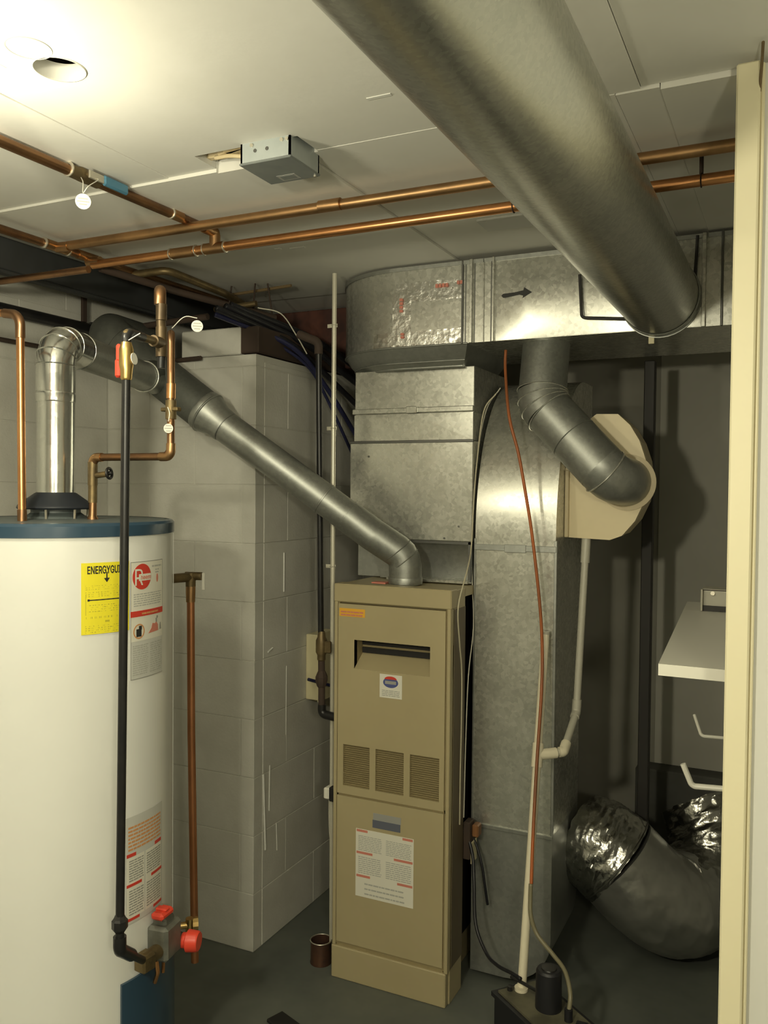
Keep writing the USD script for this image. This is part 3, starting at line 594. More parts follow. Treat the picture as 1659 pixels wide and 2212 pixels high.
# sticks and cables along the beam and the pier top
stk = thing('ceiling_stick', 'thin wooden stick lying against the ceiling beyond the steel beam', 'stick', (-1.88, 2.6, 2.30))
part(stk, 'stick', cyl((-1.905, 2.60, 2.293), (-1.615, 2.590, 2.301), .0055, 8), 'stick')
for a, b in (((-1.84, 2.55, 2.312), (-1.865, 2.56, 2.20)), ((-1.742, 2.555, 2.312), (-1.80, 2.62, 2.185)), ((-1.70, 2.57, 2.312), (-1.70, 2.60, 2.21))):
    part(stk, 'hanging_wire', pipe([a, b], .003, 0, 6), 'rust')
def cable(name, label, pts, r, material, cat='cable', group=None):
    return solo(name, sweep(spline(pts, 6), r, 10), material, label, cat, group, smooth=True)
solo('ceiling_branch_pipe', pipe([(-1.96, 2.18, 2.28), (-1.84, 2.20, 2.287), (-1.80, 2.45, 2.262), (-1.84, 2.70, 2.25)], .0125, .04), 'brass_dark', 'dark bent pipe looping beside the beam below the copper tees', 'pipe')
solo('ceiling_branch_pipe', pipe([(-1.95, 2.02, 2.262), (-1.86, 2.28, 2.236), (-1.70, 2.62, 2.20)], .0115, .05), 'rust', 'rusty pipe slanting back from the copper tees under the looped pipe', 'pipe')
solo('ceiling_branch_pipe', pipe([(-1.86, 2.48, 2.215), (-1.70, 2.50, 2.228)], .010, .05), 'brass_dark', 'short brassy pipe stub under the wooden stick', 'pipe')
cb = [((-1.72, 2.30, 2.175), (-1.64, 2.60, 2.11), (-1.60, 2.80, 2.02), (-1.52, 3.05, 1.86), (-1.50, 3.2, 1.80)),
      ((-1.74, 2.32, 2.16), (-1.62, 2.60, 2.09), (-1.58, 2.79, 1.96), (-1.54, 3.0, 1.76), (-1.52, 3.15, 1.66)),
      ((-1.72, 2.35, 2.19), (-1.63, 2.70, 2.12), (-1.57, 2.90, 2.03), (-1.50, 3.1, 1.93)),
      ((-1.72, 2.38, 2.20), (-1.62, 2.75, 2.14), (-1.55, 3.0, 2.05), (-1.5, 3.2, 1.98)),
      ((-1.68, 2.5, 2.12), (-1.61, 2.68, 2.04), (-1.59, 2.80, 1.93), (-1.56, 2.98, 1.70), (-1.55, 3.06, 1.60))]
for k, (p, r, mm, lb) in enumerate(zip(cb, (.011, .009, .012, .012, .006), ('wire_black', 'wire_blue', 'wire_black', 'wire_black', 'wire_blue'),
        ('thick black cable sagging behind the white conduit, middle of the bundle', 'blue-black cable hanging against the block pier', 'thick black cable, second from the top of the bundle behind the conduit', 'thick black cable, topmost of the bundle over the pier', 'thin blue-black cable hanging lowest behind the conduit'))):
    cable('sagging_cable', lb, p, r, mm)
cable('loose_wire', 'thin grey wire curling down from the steel beam to the pier top', [(-1.66, 2.45, 2.20), (-1.60, 2.50, 2.185), (-1.57, 2.55, 2.12), (-1.555, 2.6, 2.06)], .0022, 'pvc_dull')

# ================================================================== FURNACE
FX0, FX1, FY, FZ = -1.338, -.936, 2.42, 1.283
fu = thing('furnace', 'tall narrow beige furnace cabinet on the floor between pier and return duct', 'furnace', ((FX0+FX1)/2, FY, 0))
part(fu, 'cabinet', cat_([bx(FX0, FX1, FY+.022, FY+.125, .0, 1.010, .002), bx(FX0, FX1, FY+.022, FY+.125, 1.114, FZ-.002, .002), bx(FX0, -1.269, FY+.022, FY+.125, 1.009, 1.115), bx(-.997, FX1, FY+.022, FY+.125, 1.009, 1.115), bx(FX0, FX1-.05, FY+.12, FY+.62, .0, FZ-.004, .002), bx(FX0, FX1, FY+.12, FY+.62, FZ-.03, FZ-.002, .001), bx(FX0, FX0+.012, FY, FY+.03, .105, FZ, .002), bx(FX1-.012, FX1, FY, FY+.03, .105, FZ, .002)]), 'beige', False)
part(fu, 'top_label', bx(-1.245, -1.195, 2.50, 2.535, FZ-.001, FZ+.0035), 'red_faded', False, label='small red label on the furnace top')
part(fu, 'side_shade', bx(FX1, FX1+.0015, FY+.03, FY+.124, .11, FZ-.06), 'side_shade_brown', False, label='side panel with shade put into its dark brown')
part(fu, 'gap_shade', bx(FX1-.05, FX1-.048, FY+.12, FY+.62, .10, FZ-.03), 'black', False)  # black sheet painting in the shade of the gap beside the return duct
part(fu, 'base', bx(FX0-.001, FX1-.004, FY-.004, FY+.06, 0, .106, .003), 'beige', False)
part(fu, 'header', bx(FX0-.0012, FX1+.0022, FY-.002, FY+.05, 1.226, FZ+.002, .003), 'beige', False)
DX0, DX1 = FX0+.016, FX1-.016
op = sbox(-1.264, 1.016, -1.002, 1.108)
gr = [(-1.301, -1.206), (-1.185, -1.087), (-1.066, -.968)]
up_ = sbox(DX0, .607, DX1, 1.221).difference(op)
for a, b in gr: up_ = up_.difference(sbox(a, .634, b, .768))
ud = part(fu, 'upper_door', panel_xz(up_, FY+.018, .020), 'beige', False)
rc = part(ud, 'draft_opening', trimesh.Trimesh([(-1.264, FY, 1.016), (-1.002, FY, 1.016), (-1.002, FY+.060, 1.058), (-1.264, FY+.060, 1.058)], [[0, 1, 2], [0, 2, 3]], process=False), 'beige', False)
part(ud, 'opening_liner', cat_([bx(-1.268, -1.264, FY, FY+.06, 1.012, 1.112), bx(-1.002, -.998, FY, FY+.06, 1.012, 1.112), bx(-1.264, -1.002, FY+.060, FY+.065, 1.05, 1.112), bx(-1.264, -1.002, FY, FY+.06, 1.108, 1.112)]), 'beige_dark', False)
part(ud, 'opening_slots', cat_([bx(-1.262, -1.004, FY+.052, FY+.057, 1.085, 1.108), bx(-1.262, -1.004, FY+.052, FY+.057, 1.059, 1.077)]), 'black', False)
for a, b in gr:
    s_ = [bx(a, b, FY+.012, FY+.014, .634, .768)]
    for k in range(20):
        z_ = .634+.134*(k+.5)/20; s_.append(xf(bx(a, b, -.0026, .0026, -.0006, .0006), trimesh.transformations.rotation_matrix(-.8, (1, 0, 0))[:3, :3], (0, FY+.004, z_)))
    part(ud, 'louver_grille', cat_(s_), 'beige_dark', False)
ld = part(fu, 'lower_door', panel_xz(sbox(DX0, .122, DX1, .600), FY+.018, .020), 'beige', False)
part(fu, 'door_gap', cat_([bx(DX0-.004, DX1+.004, FY+.006, FY+.021, .598, .609), bx(FX0+.011, DX0+.001, FY+.006, FY+.021, .11, 1.226), bx(DX1-.001, FX1-.011, FY+.006, FY+.021, .11, 1.226), bx(DX0, DX1, FY+.004, FY+.021, .104, .124)]), 'beige_dark', False)
def fl_(x0, x1, z0, z1, y=.0, t=.0008): return bx(x0, x1, FY-.002-y-t, FY-.002-y, z0, z1)
def fbars(x0, x1, z0, z1, n, fill=.5, seed=1, y=.0012):
    R_ = np.random.default_rng(seed); o = []; dz = (z1-z0)/n
    for k in range(n):
        x = x0
        while x < x1-.003:
            w = min(R_.uniform(.006, .02), x1-x); o.append(fl_(x, x+w, z0+k*dz, z0+k*dz+dz*fill, y, .0003)); x += w+.002
    return cat_(o)
part(ud, 'orange_sticker', fl_(-1.318, -1.226, 1.181, 1.207), 'orange_label', False, label='small orange sticker')
part(ud, 'orange_sticker_print', fbars(-1.312, -1.232, 1.184, 1.203, 2, .5, 21), 'red_faded', False)
dl = part(ud, 'dealer_label', fl_(-1.172, -1.095, .935, 1.009), 'paper', False, label='white dealer label with an oval emblem')
ov = lambda cx, cz, a, b, lo=0, hi=2*PI: Polygon([(cx+a*math.cos(q), cz+b*math.sin(q)) for q in np.linspace(lo, hi, 28)])
part(dl, 'emblem_oval', panel_xz(ov(-1.134, .984, .026, .0165), FY-.0028, .0004), 'blue_print', False)
part(dl, 'emblem_band', panel_xz(sbox(-1.153, .979, -1.115, .989), FY-.0031, .0004), 'silver_print', False)
part(dl, 'emblem_cap', panel_xz(ov(-1.134, .994, .021, .0095, 0, PI), FY-.0031, .0004), 'red', False)
part(dl, 'fine_print', fbars(-1.164, -1.103, .941, .962, 4, .5, 22), 'ink_mid', False)
nl = part(ld, 'nameplate', cat_([fl_(-1.191, -1.094, .541, .563)]), 'silver_print', False)
part(ld, 'nameplate_base', fl_(-1.193, -1.096, .516, .541), 'slate', False)
wl_ = part(ld, 'instruction_label', fl_(-1.252, -1.050, .286, .504), 'paper', False, label='white instruction label with red bars')
part(wl_, 'red_bars', cat_([fl_(a, b, z_, z_+.0075, .0008, .0004) for a, b, z_ in ((-1.249, -1.210, .4945), (-1.088, -1.053, .4945), (-1.249, -1.192, .424), (-1.117, -1.053, .424), (-1.249, -1.200, .349), (-1.105, -1.053, .349))]), 'red_faded', False)
part(wl_, 'fine_print', cat_([fbars(-1.243, -1.16, .436, .486, 9, .45, 23, .0008), fbars(-1.145, -1.058, .436, .486, 9, .45, 24, .0008), fbars(-1.243, -1.16, .362, .419, 9, .45, 25, .0008), fbars(-1.145, -1.058, .362, .419, 9, .45, 26, .0008), fbars(-1.22, -1.08, .295, .343, 3, .3, 27, .0008)]), 'ink_mid', False)
sd_ = thing('service_switch', 'small white and black switch on the left side of the furnace', 'switch', (-1.36, 2.5, .57))
part(sd_, 'switch_box', bx(-1.385, FX0-.001, 2.475, 2.53, .548, .596, .003), 'black', False)
part(sd_, 'switch_cover', bx(-1.408, -1.3855, 2.478, 2.527, .552, .590, .004), 'white_plastic', False)
part(sd_, 'switch_wire', sweep(spline([(-1.395, 2.50, .55), (-1.398, 2.505, .50), (-1.393, 2.50, .44), (-1.388, 2.50, .40)], 5), .004, 8), 'pvc_dull', True)

# gas supply at the furnace's left
fg = thing('furnace_gas_pipe', 'black iron gas pipe dropping left of the furnace into its side', 'gas pipe', (-1.42, 2.46, .8))
part(fg, 'drop_pipe', cyl((-1.424, 2.455, 2.06), (-1.419, 2.475, 1.095), .0098, 18), 'iron')
part(fg, 'top_elbow', pipe([(-1.424, 2.455, 2.03), (-1.424, 2.455, 2.07), (-1.50, 2.455, 2.10)], .014, .025), 'rust')
cx = -1.4165
fv = part(fg, 'gas_cock', lathe([(.010, -.05), (.014, -.045), (.014, -.03), (.019, -.02), (.019, .02), (.014, .03), (.012, .045), (.010, .05)], (cx, 2.475, 1.065), n=18), 'brass_dark', 30)
part(fv, 'handle', bx(cx+.016, cx+.04, 2.462, 2.474, 1.045, 1.085, .003), 'brass_dark', False)
part(fg, 'nipple', cyl((cx, 2.475, 1.03), (cx+.003, 2.475, .845), .0112, 18), 'rust')
part(fg, 'union', lathe([(.012, -.028), (.016, -.022), (.021, -.006), (.021, .008), (.016, .02), (.012, .028)], (cx+.001, 2.475, .955), n=8), 'rust', 20)
part(fg, 'elbow', pipe([(cx+.003, 2.475, .87), (cx+.003, 2.475, .838), (FX0-.002, 2.475, .832)], .0142, .03), 'iron')
wc = thing('white_conduit', 'thin white conduit standing from floor to ceiling at the left edge of the furnace', 'conduit', (-1.388, 2.5, .06))
part(wc, 'pipe', pipe([(-1.391, 2.50, 2.30), (-1.391, 2.50, 1.6), (-1.384, 2.50, .03)], .0078), 'conduit')
for z_ in (2.13, 1.79, 1.33): part(wc, 'strap', cat_([bx(-1.42, -1.383, 2.506, 2.509, z_-.006, z_+.006), torus((-1.391, 2.5, z_), (0, 0, 1), .0085, .0015, 18, 6)]), 'conduit', True)
jb = thing('wall_junction_box', 'cream metal box on the pier side behind the furnace gas cock', 'junction box', (PX, 2.85, .9))
part(jb, 'box', bx(PX+.001, PX+.055, 2.755, 2.90, .80, 1.045, .003), 'box_cream', False)
part(jb, 'cover', bx(PX+.055, PX+.058, 2.75, 2.905, .795, 1.05, .001), 'box_cream', False)
cable('box_cable', 'short violet-black cable slanting across the cream box on the pier', [(-1.60, 2.70, .89), (-1.575, 2.755, .868), (-1.55, 2.83, .84)], .006, 'wire_blue')
cn = thing('tin_can', 'small dark tin can on the floor at the left foot of the furnace', 'can', (-1.415, 2.50, 0))
part(cn, 'can', lathe([(0, .0), (.036, .0), (.037, .004), (.035, .01), (.035, .07), (.037, .076), (.034, .077), (.033, .012), (0, .010)], (-1.410, 2.475, 0), n=32), 'tin', 40)
part(cn, 'rim', torus((-1.410, 2.475, .076), (0, 0, 1), .0355, .0022, 32, 6), 'solder', True)

# ================================================================== DUCTS
# supply plenum above the furnace
sp = thing('supply_plenum', 'square galvanised supply plenum standing on the furnace', 'duct', (-1.16, 2.8, FZ))
part(sp, 'coil_case', bx(-1.393, -.943, 2.622, 3.03, 1.420, 1.750, .003), 'galv', False)
n_ = 10; bv_ = []; bf_ = []
for k in range(n_+1):
    q = PI/2*k/n_; y_ = 2.626+.055*math.sin(q); z_ = 1.420-.130*(1-math.cos(q))
    bv_ += [(-1.20, y_, z_), (-.95, y_, z_)]
for k in range(n_): a = 2*k; bf_ += [[a, a+2, a+3], [a, a+3, a+1]]
part(sp, 'curved_boot', trimesh.Trimesh(bv_, bf_, process=False), 'galv_dull', True)
part(sp, 'boot_side', cat_([bx(-.953, -.944, 2.622, 3.0, FZ+.002, 1.42, .001), bx(-1.393, -.95, 2.69, 3.0, FZ+.002, 1.42)]), 'galv_dull', False)
part(sp, 'boot_gusset', panel_xz(Polygon([(-1.29, 1.286), (-1.33, 1.418), (-1.2, 1.418), (-1.2, 1.286)]), 2.66, .003), 'galv_dull', False)
part(sp, 'boot_frame', cat_([bx(-1.0, -.944, 2.616, 2.622, 1.412, 1.420), bx(-1.2, -1.0, 2.616, 2.622, 1.412, 1.420), bx(-.955, -.946, 2.616, 2.622, 1.29, 1.42)]), 'seam', False)
part(sp, 'boot_sill', bx(-1.24, -.95, 2.60, 2.69, FZ+.0025, FZ+.012, .001), 'galv', False)
part(sp, 'lower_collar', trimesh.Trimesh([(-1.382, 2.632, 1.752), (-.949, 2.632, 1.752), (-.949, 2.632, 1.842), (-1.382, 2.632, 1.842), (-1.10, 2.6305, 1.815)], [[0, 1, 4], [1, 2, 4], [2, 3, 4], [3, 0, 4]], process=False), 'galv', False)
part(sp, 'collar_body', bx(-1.382, -.949, 2.634, 3.0, 1.751, 1.842), 'galv', False)
part(sp, 'upper_collar', bx(-1.392, -.954, 2.655, 2.98, 1.842, 1.994, .002), 'galv', False)
part(sp, 'drive_slip', cat_([bx(-1.395, -1.17, 2.640, 2.653, 1.846, 1.864, .002), bx(-1.16, -.952, 2.640, 2.653, 1.846, 1.864, .002), bx(-1.19, -1.15, 2.636, 2.650, 1.844, 1.868, .002)]), 'galv', False)
part(sp, 'case_seam', bx(-1.394, -.942, 2.619, 2.626, 1.744, 1.753, .001), 'seam', False)
part(sp, 'screw', cat_([cyl((x, 2.6225, z_), (x, 2.619, z_), .0035, 8) for x, z_ in ((-1.04, 1.43), (-.99, 1.47), (-1.32, 1.70))]), 'seam')

# trunk duct across the top
TZ0, TZ1, TY0, TY1 = 2.052, 2.310, 2.56, 3.055
arc = [(-1.2+.30*math.cos(q), 2.86-.30*math.sin(q)) for q in np.linspace(PI/2, PI, 22)]
pts = [(.115, TY0), (.115, TY1), (-1.5, TY1)] + arc[::-1]
tkp = Polygon(pts)
tk = thing('trunk_duct', 'large rectangular galvanised trunk duct under the ceiling with a rounded left end', 'duct', (-.2, 2.8, TZ0))
part(tk, 'duct_body', xf(extr(tkp, TZ1-TZ0), t=(0, 0, TZ0)), 'galv', 30)
rim = tkp.buffer(.005, join_style=2).difference(tkp.buffer(-.010))
part(tk, 'top_flange', xf(extr(rim.intersection(sbox(-2, 2, 2, 4)), .012), t=(0, 0, TZ1-.012)), 'galv_dull', 30)
fo = [(-.945+.0, TY0)] + [(-.945-.255*k/6, TY0) for k in range(1, 6)] + arc + [(-1.5, 3.0)]
fu_, fl2, ff = [], [], []
FCX, FCY = -1.17, 2.86
for x, y in fo:
    fu_.append((x, y, TZ0+.002)); fl2.append((FCX+(x-FCX)*.82, FCY+(y-FCY)*.76, 1.992))
fv_ = []
for t_q in (0, .33, .66, 1):
    for a, b in zip(fu_, fl2):
        q = np.array(a)*(1-t_q)+np.array(b)*t_q; fv_.append(q + V(0, 0, -.012*math.sin(PI*t_q)))
nn = len(fo)
for r_ in range(3):
    for k in range(nn-1):
        a = r_*nn+k; ff += [[a, a+nn, a+nn+1], [a, a+nn+1, a+1]]
part(tk, 'drop_funnel', trimesh.Trimesh(fv_, ff, process=False), 'galv_dull', True)
part(tk, 'funnel_side', trimesh.Trimesh([(-.945, TY0, TZ0+.002), (-.945, 3.0, TZ0+.002), fl2[0], (fl2[0][0], 2.97, 1.992)], [[0, 2, 1], [1, 2, 3]], process=False), 'galv_dull', False)
part(tk, 'funnel_lip', cat_([sweep(np.array(fl2)+V(0, 0, .001), .006, 8), sweep(np.array(fu_)-V(0, 0, .002), .003, 8)]), 'galv_dull', True)
part(tk, 'cheek_bead', sweep(np.array([np.array(a)*.45+np.array(b)*.55-V(0, 0, .013) for a, b in zip(fu_, fl2)]), .0025, 8), 'galv_dull', True)
for x, w, d in ((-.962, .006, .006), (-.931, .010, .014), (-.892, .004, .005), (-.859, .007, .012), (-.245, .010, .014), (-.198, .006, .008)):
    part(tk, 'standing_seam', bx(x-w/2, x+w/2, TY0-d, TY0+.002, TZ0-.002, TZ1, .001), 'galv' if w != .006 else 'seam', False)
part(tk, 'seam_line', cat_([bx(x-.0015, x+.0015, TY0-.001, TY0+.001, TZ0, TZ1) for x in (-.952, -.922, -.868)]), 'seam', False)
pv = []; pf = []; pnx, pnz = 24, 14
for i in range(pnx+1):
    for j in range(pnz+1):
        a, b = i/pnx, j/pnz; w = min(1, 6*a, 6*(1-a))
        pv.append((-.853+.600*a, TY0-.0008-.0095*w*(1-(2*b-1)**2), TZ0+.002+(TZ1-TZ0-.016)*b))
for i in range(pnx):
    for j in range(pnz):
        a = i*(pnz+1)+j; pf += [[a, a+pnz+1, a+pnz+2], [a, a+pnz+2, a+1]]
part(tk, 'bowed_panel', trimesh.Trimesh(pv, pf, process=False), 'galv', True)  # separate panel, its bow shaped to catch the lamp highlight
aw = Polygon([(-.832, 2.187), (-.826, 2.181), (-.775, 2.186), (-.763, 2.182), (-.764, 2.175), (-.735, 2.190), (-.760, 2.207), (-.762, 2.198), (-.790, 2.194), (-.826, 2.193)])
part(tk, 'hanging_tab', bx(-.392, -.376, 2.552, 2.556, 2.012, 2.056, .001), 'box_cream', False)
part(tk, 'arrow_mark', panel_xz(aw, TY0-.0095, .0012), 'ink', False, label='black painted arrow pointing right')
# crinkled foil tape on the rounded end
def on_trunk(s, z, out):
    """s metres leftwards from x = -0.95 along the face of the trunk."""
    x = -.95-s
    if x > -1.2: return V(x, TY0-out, z)
    q = (-.95-s+1.2)/-.30
    return V(-1.2-(.30+out)*math.sin(q), 2.86-(.30+out)*math.cos(q), z)
def tape(s0, s1, z0, z1, seed, amp=.0028, n=40):
    k = max(6, int(n*(s1-s0)/.2)); l = max(6, int(n*(z1-z0)/.2)); v = []; f = []
    for i in range(k+1):
        for j in range(l+1):
            s, z = s0+(s1-s0)*i/k, z0+(z1-z0)*j/l
            h = .0008+amp*abs(meshkit.fbm(np.array([[s*55, z*55, seed*3.1]]), 3, seed)[0]-.5)*2
            v.append(on_trunk(s, z, h))
    for i in range(k):
        for j in range(l):
            a = i*(l+1)+j; f += [[a, a+1, a+l+2], [a, a+l+2, a+l+1]]
    return trimesh.Trimesh(v, f, process=False)
ft = part(tk, 'foil_patch', tape(.012, .205, 2.100, 2.210, 3, .0004, 40), 'galv', True, label='foil sheet patch')
fa = part(tk, 'foil_tape', tape(.01, .245, 2.195, 2.258, 5), 'foil', 12, label='crinkled foil tape')
fb = part(tk, 'foil_tape', tape(.190, .255, 2.06, 2.23, 6), 'foil', 12, label='crinkled foil tape')
fc = part(tk, 'foil_tape', tape(.008, .33, 2.055, 2.102, 7), 'foil', 12, label='crinkled foil tape')
def mark(s0, s1, z0, z1): 
    q = [on_trunk(s0, z0, .0062), on_trunk(s1, z0, .0062), on_trunk(s1, z1, .0062), on_trunk(s0, z1, .0062)]
    return trimesh.Trimesh(q, [[0, 2, 1], [0, 3, 2]], process=False)
part(fa, 'red_print', cat_([mark(.06+k*.0115, .069+k*.0115, 2.233, 2.245) for k in range(4)]+[mark(.012+k*.010, .020+k*.010, 2.238, 2.249) for k in range(2)]), 'red_faded', False)
part(fb, 'red_print', cat_([mark(.217, .229, 2.165+k*.012, 2.174+k*.012) for k in range(4)]+[mark(.213, .224, 2.080+k*.010, 2.088+k*.010) for k in range(2)]), 'red_faded', False)
solo('duct_hanger_rod', pipe([(-.588, 2.535, 2.225), (-.580, 2.535, 2.098), (-.40, 2.535, 2.080), (-.27, 2.535, 2.120), (-.262, 2.535, 2.30)], .0045, .012, 10), 'steel_post', 'dark bent rod hanging around the end of the round duct', 'rod')

# big round duct towards the camera
RC, RR = V(-.360, 2.138), .105
rd = thing('round_duct', 'big round galvanised duct running overhead towards the camera', 'duct', (RC[0], 1.0, RC[1]-RR))
part(rd, 'pipe', lathe([(RR, -.9), (RR, 1.18), (RR, 2.40), (RR, 2.556)], (RC[0], 0, RC[1]), (0, 1, 0), 96), 'galv_round', 40)
part(rd, 'end_collar', lathe([(RR+.001, 2.515), (RR+.004, 2.518), (RR+.004, 2.548), (RR+.001, 2.552)], (RC[0], 0, RC[1]), (0, 1, 0), 72), 'galv_dull', 30)
part(rd, 'end_flange', lathe([(RR-.01, 2.550), (RR+.006, 2.550), (RR+.006, 2.556), (RR-.01, 2.556)], (RC[0], 0, RC[1]), (0, 1, 0), 72), 'galv_dull', 30)
part(rd, 'lock_seam', sweep(np.array([(RC[0]+math.cos(D2(-150))*(RR+.0005), y, RC[1]+math.sin(D2(-150))*(RR+.0005)) for y in np.linspace(1.35, 2.5, 12)]), .0022, 6), 'galv_round', True)

# return riser right of the furnace
rr = thing('return_duct', 'tall rectangular galvanised return duct right of the furnace, with a curved top', 'duct', (-.82, 2.86, 0))
rx0, rx1, ry0, ry1 = -.932, -.669, 2.62, 2.97
prof = [(ry0, .505), (ry0, 1.434)] + [(2.99-.37*math.cos(q), 1.434+.53*math.sin(q)) for q in np.linspace(0, PI/2, 18)[1:]] + [(ry1+.14, 1.964), (ry1+.14, 1.55), (ry1, 1.45), (ry1, .505)]
YZm = np.array([[0, 0, 1], [1, 0, 0], [0, 1, 0]], float)
part(rr, 'riser', xf(extr(Polygon(prof), rx1-rx0), YZm, (rx0, 0, 0)), 'galv', 30)
bp2 = Polygon([(-.934, .022), (-.82, .022)] + [(-.82+.151*math.sin(q), .173-.151*math.cos(q)) for q in np.linspace(0, PI/2, 10)[1:]] + [(rx1, .28), (rx1, .505), (rx0, .505), (-.934, .42)])
part(rr, 'boot', xf(extr(bp2, ry1-ry0-.004), XZ, (0, ry1, 0)), 'galv_dull', 30)
part(rr, 'drive_slip', cat_([bx(rx0-.002, rx1+.003, ry0-.006, ry0+.002, 1.397, 1.416, .001), bx(rx0+.10, rx0+.17, ry0-.008, ry0, 1.393, 1.418, .001)]), 'galv_dull', False)
part(rr, 'drive_slip', bx(rx0, rx1+.003, ry0-.006, ry0+.002, .499, .511, .001), 'galv_dull', False)
part(rr, 'corner_seam', cat_([bx(rx1-.004, rx1+.005, ry0-.004, ry0+.006, .505, 1.434, .001), bx(rx0-.003, rx0+.004, ry0-.003, ry0+.006, .505, 1.434, .001)]), 'galv_dull', False)

# humidifier and its bypass pipe
hx = [(-0.6689, 1.4408), (-0.5265, 1.436), (-0.4894, 1.4506), (-0.4505, 1.4974), (-0.4241, 1.5559), (-0.4134, 1.6202), (-0.4212, 1.6875), (-0.4407, 1.746), (-0.4699, 1.7948), (-0.507, 1.8298), (-0.5733, 1.8318), (-0.624, 1.7948), (-0.6513, 1.7363), (-0.6689, 1.6583)]
hm = thing('humidifier', 'cream D-shaped humidifier mounted beside the return duct', 'humidifier', (-.55, 2.86, 1.43))
part(hm, 'cover', panel_xz(Polygon(hx), 2.76, .03), 'cream', False)
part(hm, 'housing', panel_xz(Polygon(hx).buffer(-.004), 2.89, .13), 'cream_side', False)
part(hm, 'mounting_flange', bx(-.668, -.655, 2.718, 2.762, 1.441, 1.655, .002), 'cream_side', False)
part(hm, 'collar_ring', lathe([(.066, -.004), (.088, -.004), (.088, 0), (.066, 0)], (-.476, 2.73, 1.617), (0, 1, 0), 40), 'cream_side', 30)  # darker cream ring around the pipe collar
bpd = thing('bypass_pipe', 'galvanised round bypass pipe elbowing from the trunk duct down into the humidifier', 'pipe', (-.74, 2.72, 2.05))
BR = .0755
path = [V(-.722, 2.675, 2.050), V(-.722, 2.625, 1.860), V(-.500, 2.585, 1.629), V(-.477, 2.735, 1.618)]
L1 = round_path(path[:3], .10, 3)
part(bpd, 'top_stub', sweep(np.array([L1[0], L1[1]]), BR*.98, 44), 'galv_vent', 40)
part(bpd, 'elbow', sweep(L1[1:-1], BR*1.03, 44), 'galv_vent', 14)
for i in (1, 2, 3, 4): 
    a = L1[min(i+1, len(L1)-1)]-L1[i-1]; part(bpd, 'gore_bead', torus(L1[i], a, BR*1.035, .0022, 44, 6), 'galv', True)
e2 = round_path([path[1], path[2], path[3]], .055, 3)
part(bpd, 'run', sweep(np.array([L1[-2], e2[1]*.35+e2[2]*.65]), BR, 44), 'galv_vent', 40)
part(bpd, 'end_elbow', sweep(e2[1:], BR*.99, 44), 'galv_dull', 14)
part(bpd, 'gore_bead', torus(e2[2], e2[3]-e2[1], BR*1.02, .0026, 44, 6), 'galv', True)
part(bpd, 'gore_bead', torus(L1[-2]*.5+e2[1]*.5, e2[1]-L1[-2], BR*1.0, .0012, 44, 6), 'galv_vent', True)

# flexible foil duct on the floor
def crinkle_tube(ctrl, rad_, amp, ns=150, nr=72, fr=26., seed=4):
    c = spline(ctrl, 24); s = np.linspace(0, len(c)-1, ns); c = np.stack([np.interp(s, np.arange(len(c)), c[:, k]) for k in range(3)], 1)
    r_ = np.interp(np.linspace(0, 1, ns), np.linspace(0, 1, len(rad_)), rad_)
    m_ = sweep(c, r_, nr, cap=True); v = m_.vertices.copy(); nv = m_.vertex_normals
    a_ = np.interp(np.repeat(np.linspace(0, 1, ns), nr), np.linspace(0, 1, len(amp)), amp); a_ = np.append(a_, [0, 0])
    h = -np.abs(meshkit.fbm(v*fr, 3, seed)-.5)*2
    v = v + nv*(h*a_)[:, None]; v[:, 2] = np.maximum(v[:, 2], .004)
    return trimesh.Trimesh(v, m_.faces, process=False)
fx = thing('flexible_duct', 'fat silver foil flexible duct bending across the floor right of the return duct', 'duct', (-.45, 3.0, 0))
ctl = [(-.672, 2.955, .415), (-.60, 2.945, .385), (-.52, 2.95, .33), (-.43, 2.97, .245), (-.345, 3.03, .185)]
part(fx, 'end_sleeve', crinkle_tube(ctl[:3], (.135, .160, .166), (.016, .02, .012), 70, 72, 24), 'foil_duct', 25, label='crinkled glossy foil sleeve')
part(fx, 'hose', crinkle_tube([(-.53, 2.95, .338), (-.43, 2.97, .245), (-.345, 3.03, .185), (-.28, 3.13, .19)], (.164, .164, .166, .168), (.006, .010, .014, .014), 110, 80, 12, 5), 'foil_dull', 40)
part(fx, 'hose_bend', crinkle_tube([(-.285, 3.12, .19), (-.235, 3.22, .25), (-.25, 3.29, .36), (-.30, 3.33, .45)], (.168, .165, .160, .150), (.012, .018, .022, .02), 90, 72, 20, 6), 'foil_duct', 25)
part(fx, 'clamp_strap', cat_([torus((-.53, 2.95, .338), (.78, .06, -.6), .163, .004, 60, 6)]), 'foil_duct', True)

# condensate drain and wires
pd = thing('drain_pipe', 'white plastic drain pipe leaning down to the pump with a branch to the humidifier', 'pipe', (-.67, 2.3, .2))
q0, q1 = V(-.692, 2.60, 1.148), V(-.667, 2.30, .175)
part(pd, 'standpipe', cyl(q0, q1, .0125, 20), 'pvc')
part(pd, 'cap', cyl(q0+V(0, 0, .006), q0-V(0, 0, .004), .0135, 20), 'pvc_dull')
tq = q0+(q1-q0)*((1.148-.80)/(1.148-.175))
dq = (q1-q0)/np.linalg.norm(q1-q0)
part(pd, 'tee', cat_([cyl(tq-dq*.035, tq+dq*.035, .0165, 20), cyl(tq, tq+V(.048, .035, .004), .016, 20)]), 'pvc')
br = [tq+V(.02, .015, .002), tq+V(.066, .05, .006), V(-.616, 2.70, .890), V(-.604, 2.75, 1.44)]
part(pd, 'branch', pipe(br, .0115, .02), 'pvc_dull')
part(pd, 'branch_elbow', pipe([br[1]*.75+br[0]*.25, br[1], br[1]*.8+br[2]*.2], .0155, .02), 'pvc')
